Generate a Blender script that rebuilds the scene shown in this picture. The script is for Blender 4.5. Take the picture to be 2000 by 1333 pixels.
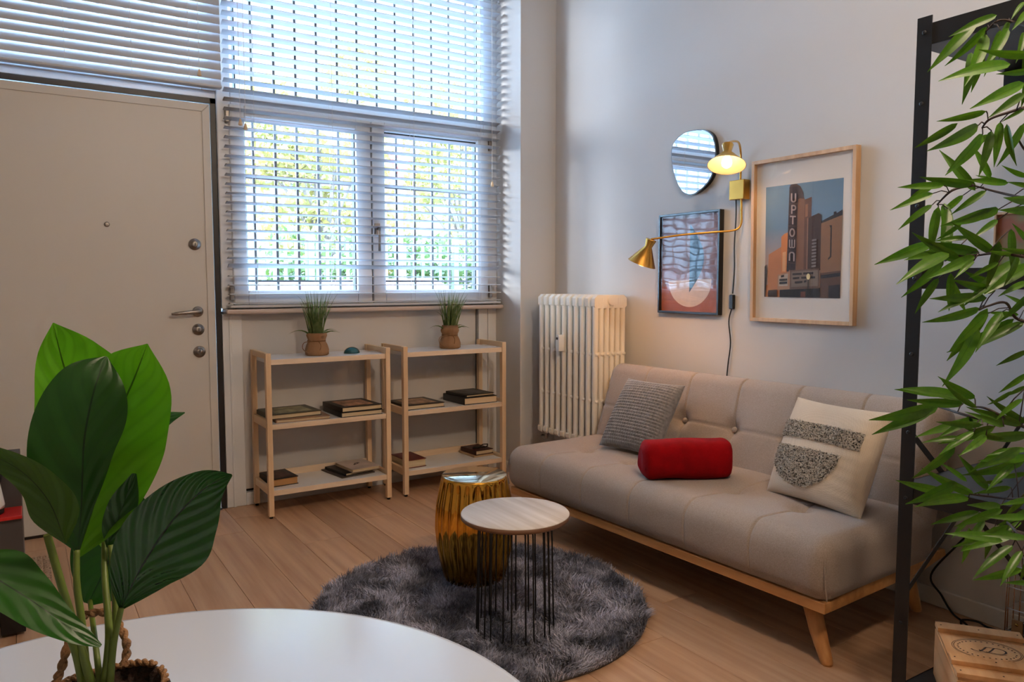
import bpy, bmesh, math, random
import numpy as np
from mathutils import Vector, Matrix, Euler
for o in list(bpy.data.objects): bpy.data.objects.remove(o)
S = bpy.context.scene
COL = S.collection
R = math.radians
random.seed(7)
rng = np.random.default_rng(7)

# ------------------------------------------------------------------ camera
CAM_H = 1.18; FPX = 1490.0; YAW = R(32.755); PIT = R(4.368)
cam = bpy.data.cameras.new('camera'); cam.sensor_width = 36; cam.lens = FPX / 2000 * 36; cam.clip_start = 0.02; cam.clip_end = 400
camo = bpy.data.objects.new('camera', cam); COL.objects.link(camo)
camo.location = (0, 0, CAM_H); camo.rotation_euler = (R(90) - PIT, 0, -YAW)
S.camera = camo

# ------------------------------------------------------------------ view, world, sun
S.view_settings.view_transform = 'Standard'; S.view_settings.look = 'None'
S.view_settings.gamma = 1.0; S.view_settings.use_curve_mapping = False
S.view_settings.exposure = 1.6
S.cycles.max_bounces = 8; S.cycles.diffuse_bounces = 4; S.cycles.transparent_max_bounces = 12; S.cycles.use_adaptive_sampling = True; S.cycles.adaptive_threshold = 0.05; S.cycles.adaptive_min_samples = 24
S.cycles.sample_clamp_direct = 1.0; S.cycles.sample_clamp_indirect = 4.0; S.cycles.caustics_reflective = False; S.cycles.caustics_refractive = False
W = bpy.data.worlds.new('world'); S.world = W; W.use_nodes = True
bg = W.node_tree.nodes['Background']; bg.inputs[0].default_value = (0.43, 0.69, 1.0, 1); bg.inputs[1].default_value = 22.5
sl = bpy.data.lights.new('sun', 'SUN'); sl.energy = 7.0; sl.color = (0.93, 0.96, 1.0); sl.angle = R(14)
so = bpy.data.objects.new('sun', sl); COL.objects.link(so); so.rotation_euler = Vector((-.88, .42, .14)).to_track_quat('Z', 'Y').to_euler()
# portal over the glazing: guides sky sampling only
pl_ = bpy.data.lights.new('window_portal', 'AREA'); pl_.shape = 'RECTANGLE'; pl_.size = 2.75; pl_.size_y = 2.1; pl_.cycles.is_portal = True
po = bpy.data.objects.new('window_portal', pl_); COL.objects.link(po); po.location = (1.2, 4.32, 2.05); po.rotation_euler = (R(-90), 0, 0)
PENDANT_W = 72.0; WALL_LAMP = 45.0; WALL_LAMP_LOW = 85.0

# ------------------------------------------------------------------ helpers
_f = Vector((math.sin(YAW) * math.cos(PIT), math.cos(YAW) * math.cos(PIT), -math.sin(PIT)))
_r = Vector((math.cos(YAW), -math.sin(YAW), 0)); _u = _r.cross(_f)
def at(x, y, d):
    """point of the room seen at picture position x, y, d metres deep"""
    return Vector((0, 0, CAM_H)) + (_f + _r * ((x - 1000) / FPX) + _u * ((666.5 - y) / FPX)) * d
def onplane(x, y, ax, v):
    c = Vector((0, 0, CAM_H)); d = at(x, y, 1) - c
    return c + d * ((v - c[ax]) / d[ax])
def lin(c):
    if isinstance(c, str):
        c = tuple(int(c[i:i + 2], 16) / 255 for i in (0, 2, 4))
    return tuple((v / 12.92 if v <= .04045 else ((v + .055) / 1.055) ** 2.4) for v in c) + (1,)

class MB:
    def __init__(s): s.v = []; s.f = []; s.sm = []; s.uv = None
    def add(s, vs, fs, smooth=False):
        b = len(s.v); s.v += [tuple(p) for p in vs]
        s.f += [tuple(i + b for i in f) for f in fs]; s.sm += [smooth] * len(fs)
        return s
    def box(s, x0, x1, y0, y1, z0, z1, M=None):
        vs = [Vector((x, y, z)) for z in (z0, z1) for y in (y0, y1) for x in (x0, x1)]
        if M is not None: vs = [M @ p for p in vs]
        return s.add(vs, [(0, 2, 3, 1), (4, 5, 7, 6), (0, 1, 5, 4), (2, 6, 7, 3), (0, 4, 6, 2), (1, 3, 7, 5)])
    def tube(s, pts, r, n=8, closed=False, cap=True, up=None):
        pts = [Vector(p) for p in pts]; N = len(pts)
        rs = r if isinstance(r, (list, tuple)) else [r] * N
        rings = []; prev = None
        for i, p in enumerate(pts):
            if closed: t = pts[(i + 1) % N] - pts[i - 1]
            else: t = pts[min(i + 1, N - 1)] - pts[max(i - 1, 0)]
            if t.length < 1e-9: t = Vector((0, 0, 1))
            t.normalize()
            if prev is None:
                a = Vector((0, 0, 1)) if abs(t.z) < .9 else Vector((1, 0, 0))
                n1 = t.cross(a).normalized()
            else:
                n1 = (prev - t * prev.dot(t)).normalized()
            prev = n1; n2 = t.cross(n1)
            rings.append([p + (n1 * math.cos(2 * math.pi * k / n) + n2 * math.sin(2 * math.pi * k / n)) * rs[i] for k in range(n)])
        vs = [q for rg in rings for q in rg]; fs = []
        M_ = N if closed else N - 1
        for i in range(M_):
            for k in range(n):
                a = i * n + k; b = i * n + (k + 1) % n; c = ((i + 1) % N) * n
                fs.append((a, b, c + (k + 1) % n, c + k))
        s.add(vs, fs, True)
        if cap and not closed:
            b = len(s.v) - len(vs)
            s.f.append(tuple(b + k for k in range(n))[::-1]); s.sm.append(False)
            s.f.append(tuple(b + (N - 1) * n + k for k in range(n))); s.sm.append(False)
        return s
    def lathe(s, prof, n=32, M=None, smooth=True, rad=None, cap=True):
        """prof: list of (r, z); rad(ang, r, z) may vary the radius"""
        vs = []; fs = []
        for (r, z) in prof:
            for k in range(n):
                a = 2 * math.pi * k / n; rr = rad(a, r, z) if rad else r
                p = Vector((rr * math.cos(a), rr * math.sin(a), z)); vs.append(M @ p if M is not None else p)
        for i in range(len(prof) - 1):
            for k in range(n):
                fs.append((i * n + k, i * n + (k + 1) % n, (i + 1) * n + (k + 1) % n, (i + 1) * n + k))
        s.add(vs, fs, smooth)
        if not cap: return s
        b = len(s.v) - len(vs)
        if prof[0][0] > 1e-6: s.f.append(tuple(b + k for k in range(n))[::-1]); s.sm.append(False)
        if prof[-1][0] > 1e-6: s.f.append(tuple(b + (len(prof) - 1) * n + k for k in range(n))); s.sm.append(False)
        return s
    def prism(s, poly, fn, h0, h1):
        """poly: 2-D outline; fn(u, v, h) -> 3-D"""
        n = len(poly); vs = [fn(u, v, h0) for u, v in poly] + [fn(u, v, h1) for u, v in poly]
        fs = [tuple(range(n))[::-1], tuple(range(n, 2 * n))] + [(k, (k + 1) % n, n + (k + 1) % n, n + k) for k in range(n)]
        return s.add(vs, fs)
    def grid(s, P, nu, nv, smooth=True, flip=False):
        fs = []
        for i in range(nu - 1):
            for j in range(nv - 1):
                q = (i * nv + j, (i + 1) * nv + j, (i + 1) * nv + j + 1, i * nv + j + 1)
                fs.append(q[::-1] if flip else q)
        return s.add(P, fs, smooth)
    def mesh(s, name, bevel=0, merge=False, seg=2):
        m = bpy.data.meshes.new(name); m.from_pydata([tuple(p) for p in s.v], [], s.f)
        m.polygons.foreach_set('use_smooth', s.sm)
        if bevel or merge:
            bm = bmesh.new(); bm.from_mesh(m)
            if merge: bmesh.ops.remove_doubles(bm, verts=bm.verts, dist=1e-5)
            if bevel:
                ed = [e for e in bm.edges if len(e.link_faces) == 2 and e.calc_face_angle(0) > R(30)]
                bmesh.ops.bevel(bm, geom=ed, offset=bevel, segments=seg, profile=.5, affect='EDGES', clamp_overlap=True)
            bmesh.ops.recalc_face_normals(bm, faces=bm.faces)
            bm.to_mesh(m); bm.free()
        m.update(); return m
    def build(s, name, mat, parent=None, bevel=0, merge=False, loc=None, rot=None, seg=2):
        return link(name, s.mesh(name, bevel, merge, seg), mat, parent, loc, rot)
def link(name, mesh, mat, parent=None, loc=None, rot=None):
    o = bpy.data.objects.new(name, mesh); COL.objects.link(o)
    if mat is not None and mesh is not None and not mesh.materials: mesh.materials.append(mat)
    if parent is not None: o.parent = parent
    if loc is not None: o.location = loc
    if rot is not None: o.rotation_euler = rot
    return o
def tag(o, label, cat=None, group=None, kind=None):
    if label: o['label'] = label
    if cat: o['category'] = cat
    if group: o['group'] = group
    if kind: o['kind'] = kind
    return o
def empty(name, loc=(0, 0, 0), rz=0):
    o = bpy.data.objects.new(name, None); COL.objects.link(o); o.empty_display_size = .05
    o.location = loc; o.rotation_euler = (0, 0, rz); return o
def thing(name, label, cat, loc=(0, 0, 0), rz=0, group=None):
    return tag(empty(name, loc, rz), label, cat, group)
def struct(o): o['kind'] = 'structure'; return o
def copy_tree(o, parent=None):
    c = o.copy(); COL.objects.link(c); c.parent = parent
    for ch in list(o.children): copy_tree(ch, c)
    return c
def smooth_path(pts, n=8):
    pts = [Vector(p) for p in pts]; out = []
    for i in range(len(pts) - 1):
        p0 = pts[max(i - 1, 0)]; p1 = pts[i]; p2 = pts[i + 1]; p3 = pts[min(i + 2, len(pts) - 1)]
        for k in range(n):
            t = k / n
            out.append(.5 * ((2 * p1) + (p2 - p0) * t + (2 * p0 - 5 * p1 + 4 * p2 - p3) * t * t + (3 * p1 - p0 - 3 * p2 + p3) * t ** 3))
    out.append(pts[-1]); return out

# ------------------------------------------------------------------ materials
def mat(name, col, rough=.5, metal=0, var=0, vscale=8, bump=0, bscale=200, col2=None, emit=0, spec=None, trans=0, stretch=None, detail=4, sheen=0, rnd=0, coat=0, mid=(.35, .65)):
    m = bpy.data.materials.new(name); m.use_nodes = True; t = m.node_tree; n = t.nodes; l = t.links
    p = n['Principled BSDF']; c = lin(col); p.inputs['Base Color'].default_value = c
    p.inputs['Roughness'].default_value = rough; p.inputs['Metallic'].default_value = metal
    if spec is not None: p.inputs['Specular IOR Level'].default_value = spec
    if sheen: p.inputs['Sheen Weight'].default_value = sheen
    if coat: p.inputs['Coat Weight'].default_value = coat; p.inputs['Coat Roughness'].default_value = .08
    if emit: p.inputs['Emission Color'].default_value = c; p.inputs['Emission Strength'].default_value = emit
    tc = n.new('ShaderNodeTexCoord'); mp = n.new('ShaderNodeMapping'); l.new(tc.outputs['Object'], mp.inputs['Vector'])
    if stretch: mp.inputs['Scale'].default_value = stretch
    out = None
    if col2 is not None or var:
        nz = n.new('ShaderNodeTexNoise'); nz.inputs['Scale'].default_value = vscale; nz.inputs['Detail'].default_value = detail
        l.new(mp.outputs[0], nz.inputs['Vector'])
        rp = n.new('ShaderNodeValToRGB'); l.new(nz.outputs[0], rp.inputs[0])
        a = c; b = lin(col2) if col2 is not None else tuple(v * (1 - var) for v in c[:3]) + (1,)
        rp.color_ramp.elements[0].position = mid[0]; rp.color_ramp.elements[1].position = mid[1]
        rp.color_ramp.elements[0].color = b; rp.color_ramp.elements[1].color = a
        out = rp.outputs[0]
        if rnd:
            oi = n.new('ShaderNodeObjectInfo'); ad = n.new('ShaderNodeVectorMath'); ad.operation = 'MULTIPLY_ADD'
            l.new(oi.outputs['Random'], ad.inputs[0]); ad.inputs[1].default_value = (31, 17, 23); l.new(tc.outputs['Object'], ad.inputs[2]); l.new(ad.outputs[0], mp.inputs['Vector'])
            hs = n.new('ShaderNodeHueSaturation'); l.new(out, hs.inputs['Color'])
            mr = n.new('ShaderNodeMapRange'); l.new(oi.outputs['Random'], mr.inputs[0]); mr.inputs[3].default_value = 1 - rnd; mr.inputs[4].default_value = 1 + rnd
            l.new(mr.outputs[0], hs.inputs['Value']); out = hs.outputs[0]
        l.new(out, p.inputs['Base Color'])
    if bump:
        nb = n.new('ShaderNodeTexNoise'); nb.inputs['Scale'].default_value = bscale; nb.inputs['Detail'].default_value = 3
        l.new(mp.outputs[0], nb.inputs['Vector'])
        bp = n.new('ShaderNodeBump'); bp.inputs['Strength'].default_value = bump; bp.inputs['Distance'].default_value = .002
        l.new(nb.outputs[0], bp.inputs['Height']); l.new(bp.outputs[0], p.inputs['Normal'])
    if trans:
        mo = n['Material Output']; tr = n.new('ShaderNodeBsdfTranslucent'); mx = n.new('ShaderNodeMixShader')
        tr.inputs[0].default_value = c; mx.inputs[0].default_value = trans
        if out: l.new(out, tr.inputs[0])
        l.new(p.outputs[0], mx.inputs[1]); l.new(tr.outputs[0], mx.inputs[2]); l.new(mx.outputs[0], mo.inputs[0])
    return m
def wood(name, ca, cb, axis='y', scale=6, rough=.5, rnd=.08, bump=.15):
    st = {'x': (.35, 6, 6), 'y': (6, .35, 6), 'z': (6, 6, .35)}[axis]
    return mat(name, ca, rough, var=.1, col2=cb, vscale=scale, stretch=st, detail=8, rnd=rnd, bump=bump, bscale=scale * 12, mid=(.3, .7))
def weave(name, c1, c2, scale=350, rough=.9, bump=.6, cloud=None, sheen=.2):
    m = mat(name, c1, rough, sheen=sheen); t = m.node_tree; n = t.nodes; l = t.links; p = n['Principled BSDF']
    tc = n.new('ShaderNodeTexCoord')
    ws = []
    for d in ('X', 'Y', 'Z'):
        w = n.new('ShaderNodeTexWave'); w.wave_type = 'BANDS'; w.bands_direction = d; w.inputs['Scale'].default_value = scale; w.inputs['Distortion'].default_value = 1.5; w.inputs['Detail'].default_value = 1
        l.new(tc.outputs['Object'], w.inputs['Vector']); ws.append(w)
    a = n.new('ShaderNodeMath'); a.operation = 'MULTIPLY'; l.new(ws[0].outputs[1], a.inputs[0]); l.new(ws[1].outputs[1], a.inputs[1])
    b = n.new('ShaderNodeMath'); b.operation = 'ADD'; l.new(a.outputs[0], b.inputs[0]); l.new(ws[2].outputs[1], b.inputs[1])
    nz = n.new('ShaderNodeTexNoise'); nz.inputs['Scale'].default_value = 5; nz.inputs['Detail'].default_value = 6; l.new(tc.outputs['Object'], nz.inputs['Vector'])
    ad = n.new('ShaderNodeMath'); ad.operation = 'MULTIPLY_ADD'; l.new(b.outputs[0], ad.inputs[0]); ad.inputs[1].default_value = .35; l.new(nz.outputs[0], ad.inputs[2])
    rp = n.new('ShaderNodeValToRGB'); l.new(ad.outputs[0], rp.inputs[0]); rp.color_ramp.elements[0].position = .35; rp.color_ramp.elements[1].position = 1.0
    rp.color_ramp.elements[0].color = lin(c2); rp.color_ramp.elements[1].color = lin(c1); l.new(rp.outputs[0], p.inputs['Base Color'])
    bp = n.new('ShaderNodeBump'); bp.inputs['Strength'].default_value = bump; bp.inputs['Distance'].default_value = .001
    l.new(b.outputs[0], bp.inputs['Height']); l.new(bp.outputs[0], p.inputs['Normal'])
    return m
def glass(name, refl=.5, tint=(1, 1, 1), wavy=0):
    m = bpy.data.materials.new(name); m.use_nodes = True; t = m.node_tree; n = t.nodes; l = t.links; n.remove(n['Principled BSDF'])
    mo = n['Material Output']; tr = n.new('ShaderNodeBsdfTransparent'); tr.inputs[0].default_value = (*tint, 1)
    gl = n.new('ShaderNodeBsdfGlossy'); gl.inputs['Roughness'].default_value = .01
    fr = n.new('ShaderNodeFresnel'); fr.inputs[0].default_value = 1.5; mu = n.new('ShaderNodeMath'); mu.operation = 'MULTIPLY'; mu.inputs[1].default_value = refl; l.new(fr.outputs[0], mu.inputs[0])
    mx = n.new('ShaderNodeMixShader'); l.new(mu.outputs[0], mx.inputs[0]); l.new(tr.outputs[0], mx.inputs[1]); l.new(gl.outputs[0], mx.inputs[2]); l.new(mx.outputs[0], mo.inputs[0])
    if wavy:
        tc = n.new('ShaderNodeTexCoord'); nz = n.new('ShaderNodeTexNoise'); nz.inputs['Scale'].default_value = 7; nz.inputs['Detail'].default_value = 1
        l.new(tc.outputs['Object'], nz.inputs['Vector']); bp = n.new('ShaderNodeBump'); bp.inputs['Strength'].default_value = 1; bp.inputs['Distance'].default_value = wavy
        l.new(nz.outputs[0], bp.inputs['Height']); l.new(bp.outputs[0], gl.inputs['Normal'])
    return m
M = {}
M['wall'] = mat('wall_paint', (.80, .79, .78), .85, bump=.12, bscale=60)
M['ceil'] = mat('ceiling_paint', (.85, .85, .84), .9)
M['trim'] = mat('white_trim', (.84, .83, .81), .45)
M['pvc'] = mat('white_window_profile', (.86, .87, .88), .3)
M['panel'] = mat('white_laminate_panel', (.80, .79, .78), .22)
M['door'] = mat('cream_door_skin', (.80, .785, .76), .42, bump=.03, bscale=30)
M['dark'] = mat('dark_gap', (.06, .055, .055), .6)
M['doorframe'] = mat('dark_brown_frame', (.13, .11, .11), .4)
M['slat'] = mat('white_slat', (.74, .755, .78), .4)
M['cord'] = mat('white_cord', (.85, .84, .82), .7)
M['steel'] = mat('brushed_steel', (.62, .60, .58), .28, 1)
M['floor'] = wood('oak_plank', (.79, .64, .51), (.67, .51, .39), 'y', 4.5, .36, .12, .1)
M['birch'] = wood('pale_birch', (.90, .79, .65), (.83, .70, .55), 'z', 5, .5, .03)
M['birchx'] = wood('pale_birch_edge', (.90, .82, .72), (.84, .74, .63), 'x', 5, .5, .03)
M['oakleg'] = wood('honey_wood', (.84, .62, .39), (.73, .50, .28), 'y', 6, .4, .03)
M['white'] = mat('white_laminate', (.86, .86, .86), .28)
M['fabric'] = mat('taupe_sofa_fabric', (.655, .595, .55), .92, col2=(.565, .505, .46), vscale=320, detail=3, bump=.45, bscale=700, sheen=.15, mid=(.3, .7))
M['knit'] = mat('grey_knit', (.50, .49, .49), .95, var=.3, vscale=60, bump=.5, bscale=400, sheen=.3)
M['cream'] = weave('cream_cotton', (.86, .80, .72), (.79, .72, .635), 85, bump=.5, sheen=.1)
M['tuft'] = mat('black_white_tufting', (.80, .77, .73), .95, col2=(.13, .13, .14), vscale=190, bump=1, bscale=300, detail=2, mid=(.38, .50))
M['red'] = mat('red_fleece', (.56, .005, .035), .95, var=.25, vscale=14, bump=.5, bscale=260, spec=.15)
M['rad'] = mat('cream_radiator_enamel', (.91, .885, .84), .35)
M['blackmetal'] = mat('black_powder_coat', (.035, .033, .035), .42, bump=.1, bscale=300)
M['blackwire'] = mat('black_wire', (.03, .03, .03), .45)
M['gold'] = mat('mirror_gold', (.86, .63, .25), .07, 1, var=.15, vscale=6)
M['goldtop'] = mat('polished_champagne_metal', (.86, .82, .72), .07, 1)
M['brass'] = mat('brushed_brass', (.80, .60, .29), .27, 1, bump=.05, bscale=200)
M['brassin'] = mat('shade_inner_lacquer', (.95, .90, .80), .45)
M['bulb'] = mat('warm_bulb', (1.0, .80, .56), .3, emit=WALL_LAMP)
M['bulb2'] = mat('warm_bulb_low', (1.0, .74, .45), .3, emit=WALL_LAMP_LOW)
M['mirror'] = mat('mirror_silver', (.93, .94, .95), .01, 1)
M['blackframe'] = mat('black_frame', (.05, .045, .045), .35)
M['oakframe'] = wood('light_oak_frame', (.80, .65, .49), (.71, .55, .39), 'z', 7, .5, .02)
M['paper'] = mat('white_mat_board', (.93, .92, .91), .8)
M['pane'] = glass('window_glass', .6)
M['picglass'] = glass('picture_glass', .3)
M['plexi'] = glass('picture_plexiglass', .13, wavy=.0012)
M['rubber'] = mat('black_rubber', (.02, .02, .02), .6)
M['plastic'] = mat('white_plastic', (.85, .85, .84), .35)
M['tabletop'] = mat('white_table_top', (.72, .74, .78), .2, spec=.6)
M['sidetop'] = wood('whitewashed_wood', (.86, .83, .80), (.72, .67, .62), 'y', 5, .5, .0)
M['sideedge'] = mat('brown_edge', (.42, .29, .20), .6)
M['burlap'] = weave('burlap', (.68, .52, .37), (.50, .36, .24), 150, bump=.8, sheen=0)
M['twine'] = mat('jute_twine', (.55, .40, .26), .95, var=.3, vscale=120, bump=1, bscale=500)
M['soil'] = mat('dark_soil', (.075, .05, .035), 1, col2=(.02, .012, .008), vscale=90, bump=1, bscale=200)
M['coir'] = mat('brown_coir', (.22, .14, .09), 1, col2=(.08, .05, .03), vscale=120, bump=1, bscale=300)
M['jute'] = mat('woven_jute', (.72, .62, .52), .95, col2=(.44, .34, .27), vscale=110, bump=1, bscale=160, detail=1, mid=(.3, .55))
M['grass'] = mat('artificial_grass_blade', (.22, .34, .16), .6, col2=(.44, .49, .29), vscale=30, trans=.25)
M['pages'] = mat('book_pages', (.84, .76, .62), .9, stretch=(1, 1, 60), var=.15, vscale=8)
M['crate'] = wood('pine_crate', (.86, .66, .46), (.77, .56, .36), 'y', 6, .65, .05)
M['ink'] = mat('brown_ink', (.25, .19, .15), .8)
M['grey'] = mat('charcoal_laminate', (.27, .25, .25), .5)
M['redgloss'] = mat('red_lacquer', (.72, .10, .09), .35)
M['bronze'] = mat('bronze_wire', (.50, .34, .22), .35, .8)
M['chrome'] = mat('pale_wire', (.62, .60, .58), .35, .6)
M['leather'] = mat('tan_leather', (.50, .34, .18), .6)
M['teal'] = mat('teal_glass_blob', (.03, .30, .34), .08, coat=.6)

def leafmat(name, a, b, trans, rough=.32, veins=5, ridge=.22):
    m = mat(name, a, rough, spec=.45); t = m.node_tree; n = t.nodes; l = t.links; p = n['Principled BSDF']; mo = n['Material Output']
    uv = n.new('ShaderNodeUVMap'); sx = n.new('ShaderNodeSeparateXYZ'); l.new(uv.outputs[0], sx.inputs[0])
    ab = n.new('ShaderNodeMath'); ab.operation = 'ABSOLUTE'; l.new(sx.outputs[1], ab.inputs[0])
    co = n.new('ShaderNodeMath'); co.operation = 'MULTIPLY_ADD'; l.new(ab.outputs[0], co.inputs[0]); co.inputs[1].default_value = -.35; l.new(sx.outputs[0], co.inputs[2])
    sn = n.new('ShaderNodeMath'); sn.operation = 'MULTIPLY'; l.new(co.outputs[0], sn.inputs[0]); sn.inputs[1].default_value = veins * 6.283
    s2 = n.new('ShaderNodeMath'); s2.operation = 'SINE'; l.new(sn.outputs[0], s2.inputs[0])
    pw = n.new('ShaderNodeMath'); pw.operation = 'POWER'; l.new(s2.outputs[0], pw.inputs[0]); pw.inputs[1].default_value = 8
    mr = n.new('ShaderNodeMath'); mr.operation = 'LESS_THAN'; l.new(ab.outputs[0], mr.inputs[0]); mr.inputs[1].default_value = .022
    mxv = n.new('ShaderNodeMath'); mxv.operation = 'MAXIMUM'; l.new(mr.outputs[0], mxv.inputs[0])
    sc = n.new('ShaderNodeMath'); sc.operation = 'MULTIPLY'; sc.inputs[1].default_value = .16; l.new(pw.outputs[0], sc.inputs[0]); l.new(sc.outputs[0], mxv.inputs[1])
    tc = n.new('ShaderNodeTexCoord'); nz = n.new('ShaderNodeTexNoise'); nz.inputs['Scale'].default_value = 14; l.new(tc.outputs['Object'], nz.inputs['Vector'])
    r1 = n.new('ShaderNodeMixRGB'); l.new(nz.outputs[0], r1.inputs[0]); r1.inputs[1].default_value = lin(a); r1.inputs[2].default_value = lin(b)
    oi = n.new('ShaderNodeObjectInfo'); hs = n.new('ShaderNodeHueSaturation'); l.new(r1.outputs[0], hs.inputs['Color'])
    rr = n.new('ShaderNodeMapRange'); l.new(oi.outputs['Random'], rr.inputs[0]); rr.inputs[3].default_value = .75; rr.inputs[4].default_value = 1.25; l.new(rr.outputs[0], hs.inputs['Value'])
    r2 = n.new('ShaderNodeMixRGB'); l.new(mxv.outputs[0], r2.inputs[0]); l.new(hs.outputs[0], r2.inputs[1]); r2.inputs[2].default_value = tuple(v * .35 for v in lin(b)[:3]) + (1,)
    l.new(r2.outputs[0], p.inputs['Base Color'])
    bp = n.new('ShaderNodeBump'); bp.inputs['Strength'].default_value = ridge; bp.inputs['Distance'].default_value = .002; l.new(s2.outputs[0], bp.inputs['Height']); l.new(bp.outputs[0], p.inputs['Normal'])
    tr = n.new('ShaderNodeBsdfTranslucent'); l.new(r2.outputs[0], tr.inputs[0]); mx = n.new('ShaderNodeMixShader'); mx.inputs[0].default_value = trans
    l.new(p.outputs[0], mx.inputs[1]); l.new(tr.outputs[0], mx.inputs[2]); l.new(mx.outputs[0], mo.inputs[0])
    return m
M['leaf_light'] = leafmat('leaf_bright_green', (.36, .60, .06), (.30, .52, .06), .5)
M['leaf_dark'] = leafmat('leaf_deep_green', (.16, .37, .05), (.08, .27, .035), .34, .38)
M['leaf_gloss'] = leafmat('leaf_glossy_green', (.12, .30, .07), (.065, .22, .05), .2, .27, 9, .55)
M['leaf_mid'] = leafmat('leaf_mid_green', (.26, .38, .08), (.17, .31, .06), .3, .36)
M['stem'] = mat('plant_stem', (.35, .42, .12), .5, var=.2, vscale=40)
M['bamboo'] = leafmat('bamboo_leaf', (.31, .45, .06), (.19, .36, .045), .32, .36, 0)
M['twig'] = mat('dark_twig', (.17, .11, .09), .7)

# ------------------------------------------------------------------ room shell
YW = 4.12; XS = 2.78; ZC = 3.15; X0 = -2.3; Y0 = -2.8; YP = 3.83; XP = 2.525
fl = struct(MB().box(X0, XS + .12, Y0, YW + .1, -.12, -.012).build('floor', M['dark']))
PW = .182
xk = .488 - 16 * PW; k = 0
plank_meshes = {}
while xk < XS - .005:
    x0 = max(xk, X0); x1 = min(xk + PW, XS)
    y = Y0 + [.2, .95, .55, 1.3, .75][k % 5] - 1.35
    if k == 17: y = 3.672 - 1.35 * 5
    while y < YW:
        y0 = max(y, Y0); y1 = min(y + 1.35, YW)
        if y1 - y0 > .02:
            key = (round(x1 - x0, 3), round(y1 - y0, 3))
            if key not in plank_meshes:
                plank_meshes[key] = MB().box(.0006, x1 - x0 - .0006, .0006, y1 - y0 - .0006, -.012, 0).mesh('plank', .0008, seg=1)
                plank_meshes[key].materials.append(M['floor'])
            link('plank', plank_meshes[key], None, fl, (x0, y0, 0))
        y += 1.35
    xk += PW; k += 1
struct(MB().box(X0, XS + .12, Y0, YW + .2, ZC, ZC + .12).build('ceiling', M['ceil']))
struct(MB().box(XS, XS + .12, Y0, YP, 0, ZC).build('wall_right', M['wall']))
struct(MB().box(XP, XS + .12, YP, YW + .22, 0, ZC).build('wall_corner', M['wall'], None, .004))
struct(MB().box(X0 - .12, X0, Y0, YW + .2, 0, ZC).build('wall_left', M['wall']))
struct(MB().box(X0 - .12, XS + .12, Y0 - .12, Y0, 0, ZC).build('wall_back', M['wall']))
wf = struct(MB().box(X0, -.19, YW, YW + .22, 0, ZC).build('wall_front', M['wall']))
struct(MB().box(-.19, XP, YW, YW + .22, 3.0, ZC).build('wall_lintel', M['wall']))
def baseboard(name, x0, x1, y0, y1):
    b = MB().box(x0, x1, y0, y1, 0, .066); return struct(b.build(name, M['trim'], None, .004))
baseboard('baseboard_right', XS - .013, XS, Y0, YP)
baseboard('baseboard_corner', XP, XS - .013, YP - .013, YP)
baseboard('baseboard_niche', XP - .013, XP, YP - .013, YW - .06)

# spandrel below the window
sp = struct(MB().box(.865, XP, YW + .03, YW + .2, 0, 1.03).build('wall_spandrel', M['dark']))
MB().box(.9655, 2.383, YW + .004, YW + .03, .083, 1.02).build('panel', M['panel'], sp, .003)
MB().box(.868, .966, YW - .015, YW + .03, 0, 1.02).build('stile', M['pvc'], sp, .004)
MB().box(.90, .912, YW - .02, YW - .014, 0, 1.02).build('bead', M['pvc'], sp, .002)
MB().box(2.396, 2.46, YW - .015, YW + .03, 0, 1.02).build('stile', M['pvc'], sp, .004)
MB().box(2.464, XP, YW - .012, YW + .03, 0, 1.02).build('stile', M['pvc'], sp, .004)
MB().box(.966, 2.396, YW - .015, YW + .03, 0, .068).build('bottom_rail', M['pvc'], sp, .003)
MB().box(.875, XP, YW - .10, YW + .03, 1.02, 1.045).build('sill', wood('sill_wood', (.79, .73, .70), (.73, .66, .62), 'x', 5, .45, 0), sp, .008)

# ------------------------------------------------------------------ window
w1 = struct(empty('window_1', (0, YW, 1.045)))
def wbox(name, x0, x1, z0, z1, y0=-.02, y1=.06, m='pvc', p=None, bev=.006):
    return MB().box(x0, x1, y0, y1, z0 - 1.045, z1 - 1.045).build(name, M[m], p or w1, bev)
wbox('frame_post', .868, .935, 1.045, 3.0); wbox('frame_post', 2.43, XP, 1.045, 3.0)
wbox('frame_bottom', .935, 2.43, 1.045, 1.075); wbox('transom', .935, 2.43, 2.075, 2.15); wbox('frame_top', .935, 2.43, 2.95, 3.0)
def sash(x0, x1, z0, z1, gx0, gx1, gz0, gz1):
    s = wbox('sash', x0, gx0, z0, z1, -.035, .04); 
    wbox('rail', gx0, gx1, z0, gz0, -.035, .04, p=None); wbox('rail', gx0, gx1, gz1, z1, -.035, .04); wbox('stile', gx1, x1, z0, z1, -.035, .04)
    for a in ((gx0, gx0 + .006, gz0, gz1), (gx1 - .006, gx1, gz0, gz1), (gx0, gx1, gz1 - .006, gz1)):
        wbox('gasket', *a, -.012, .03, 'rubber', None, 0)
    wbox('pane', gx0, gx1, gz0, gz1, .012, .018, 'pane', None, 0)
sash(.925, 1.686, 1.062, 2.085, 1.0, 1.60, 1.14, 2.027)
sash(1.694, 2.455, 1.062, 2.085, 1.77, 2.378, 1.14, 2.035)
wbox('meeting_gap', 1.686, 1.694, 1.062, 2.085, -.01, .03, 'rubber', None, 0)
wbox('pane', .96, 2.39, 2.165, 2.95, .012, .018, 'pane', None, 0)
wbox('top_stop', .935, 2.43, 2.15, 2.165, -.01, .04)
for gx in (.96, 2.384): wbox('gasket', gx, gx + .006, 2.165, 2.95, -.012, .03, 'rubber', None, 0)
for gx, gz in ((.905, 1.09), (.905, 1.99), (2.455, 1.09), (2.455, 1.99)):
    wbox('hinge', gx, gx + .018, gz, gz + .075, -.05, -.02, 'steel', None, .003)
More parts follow.
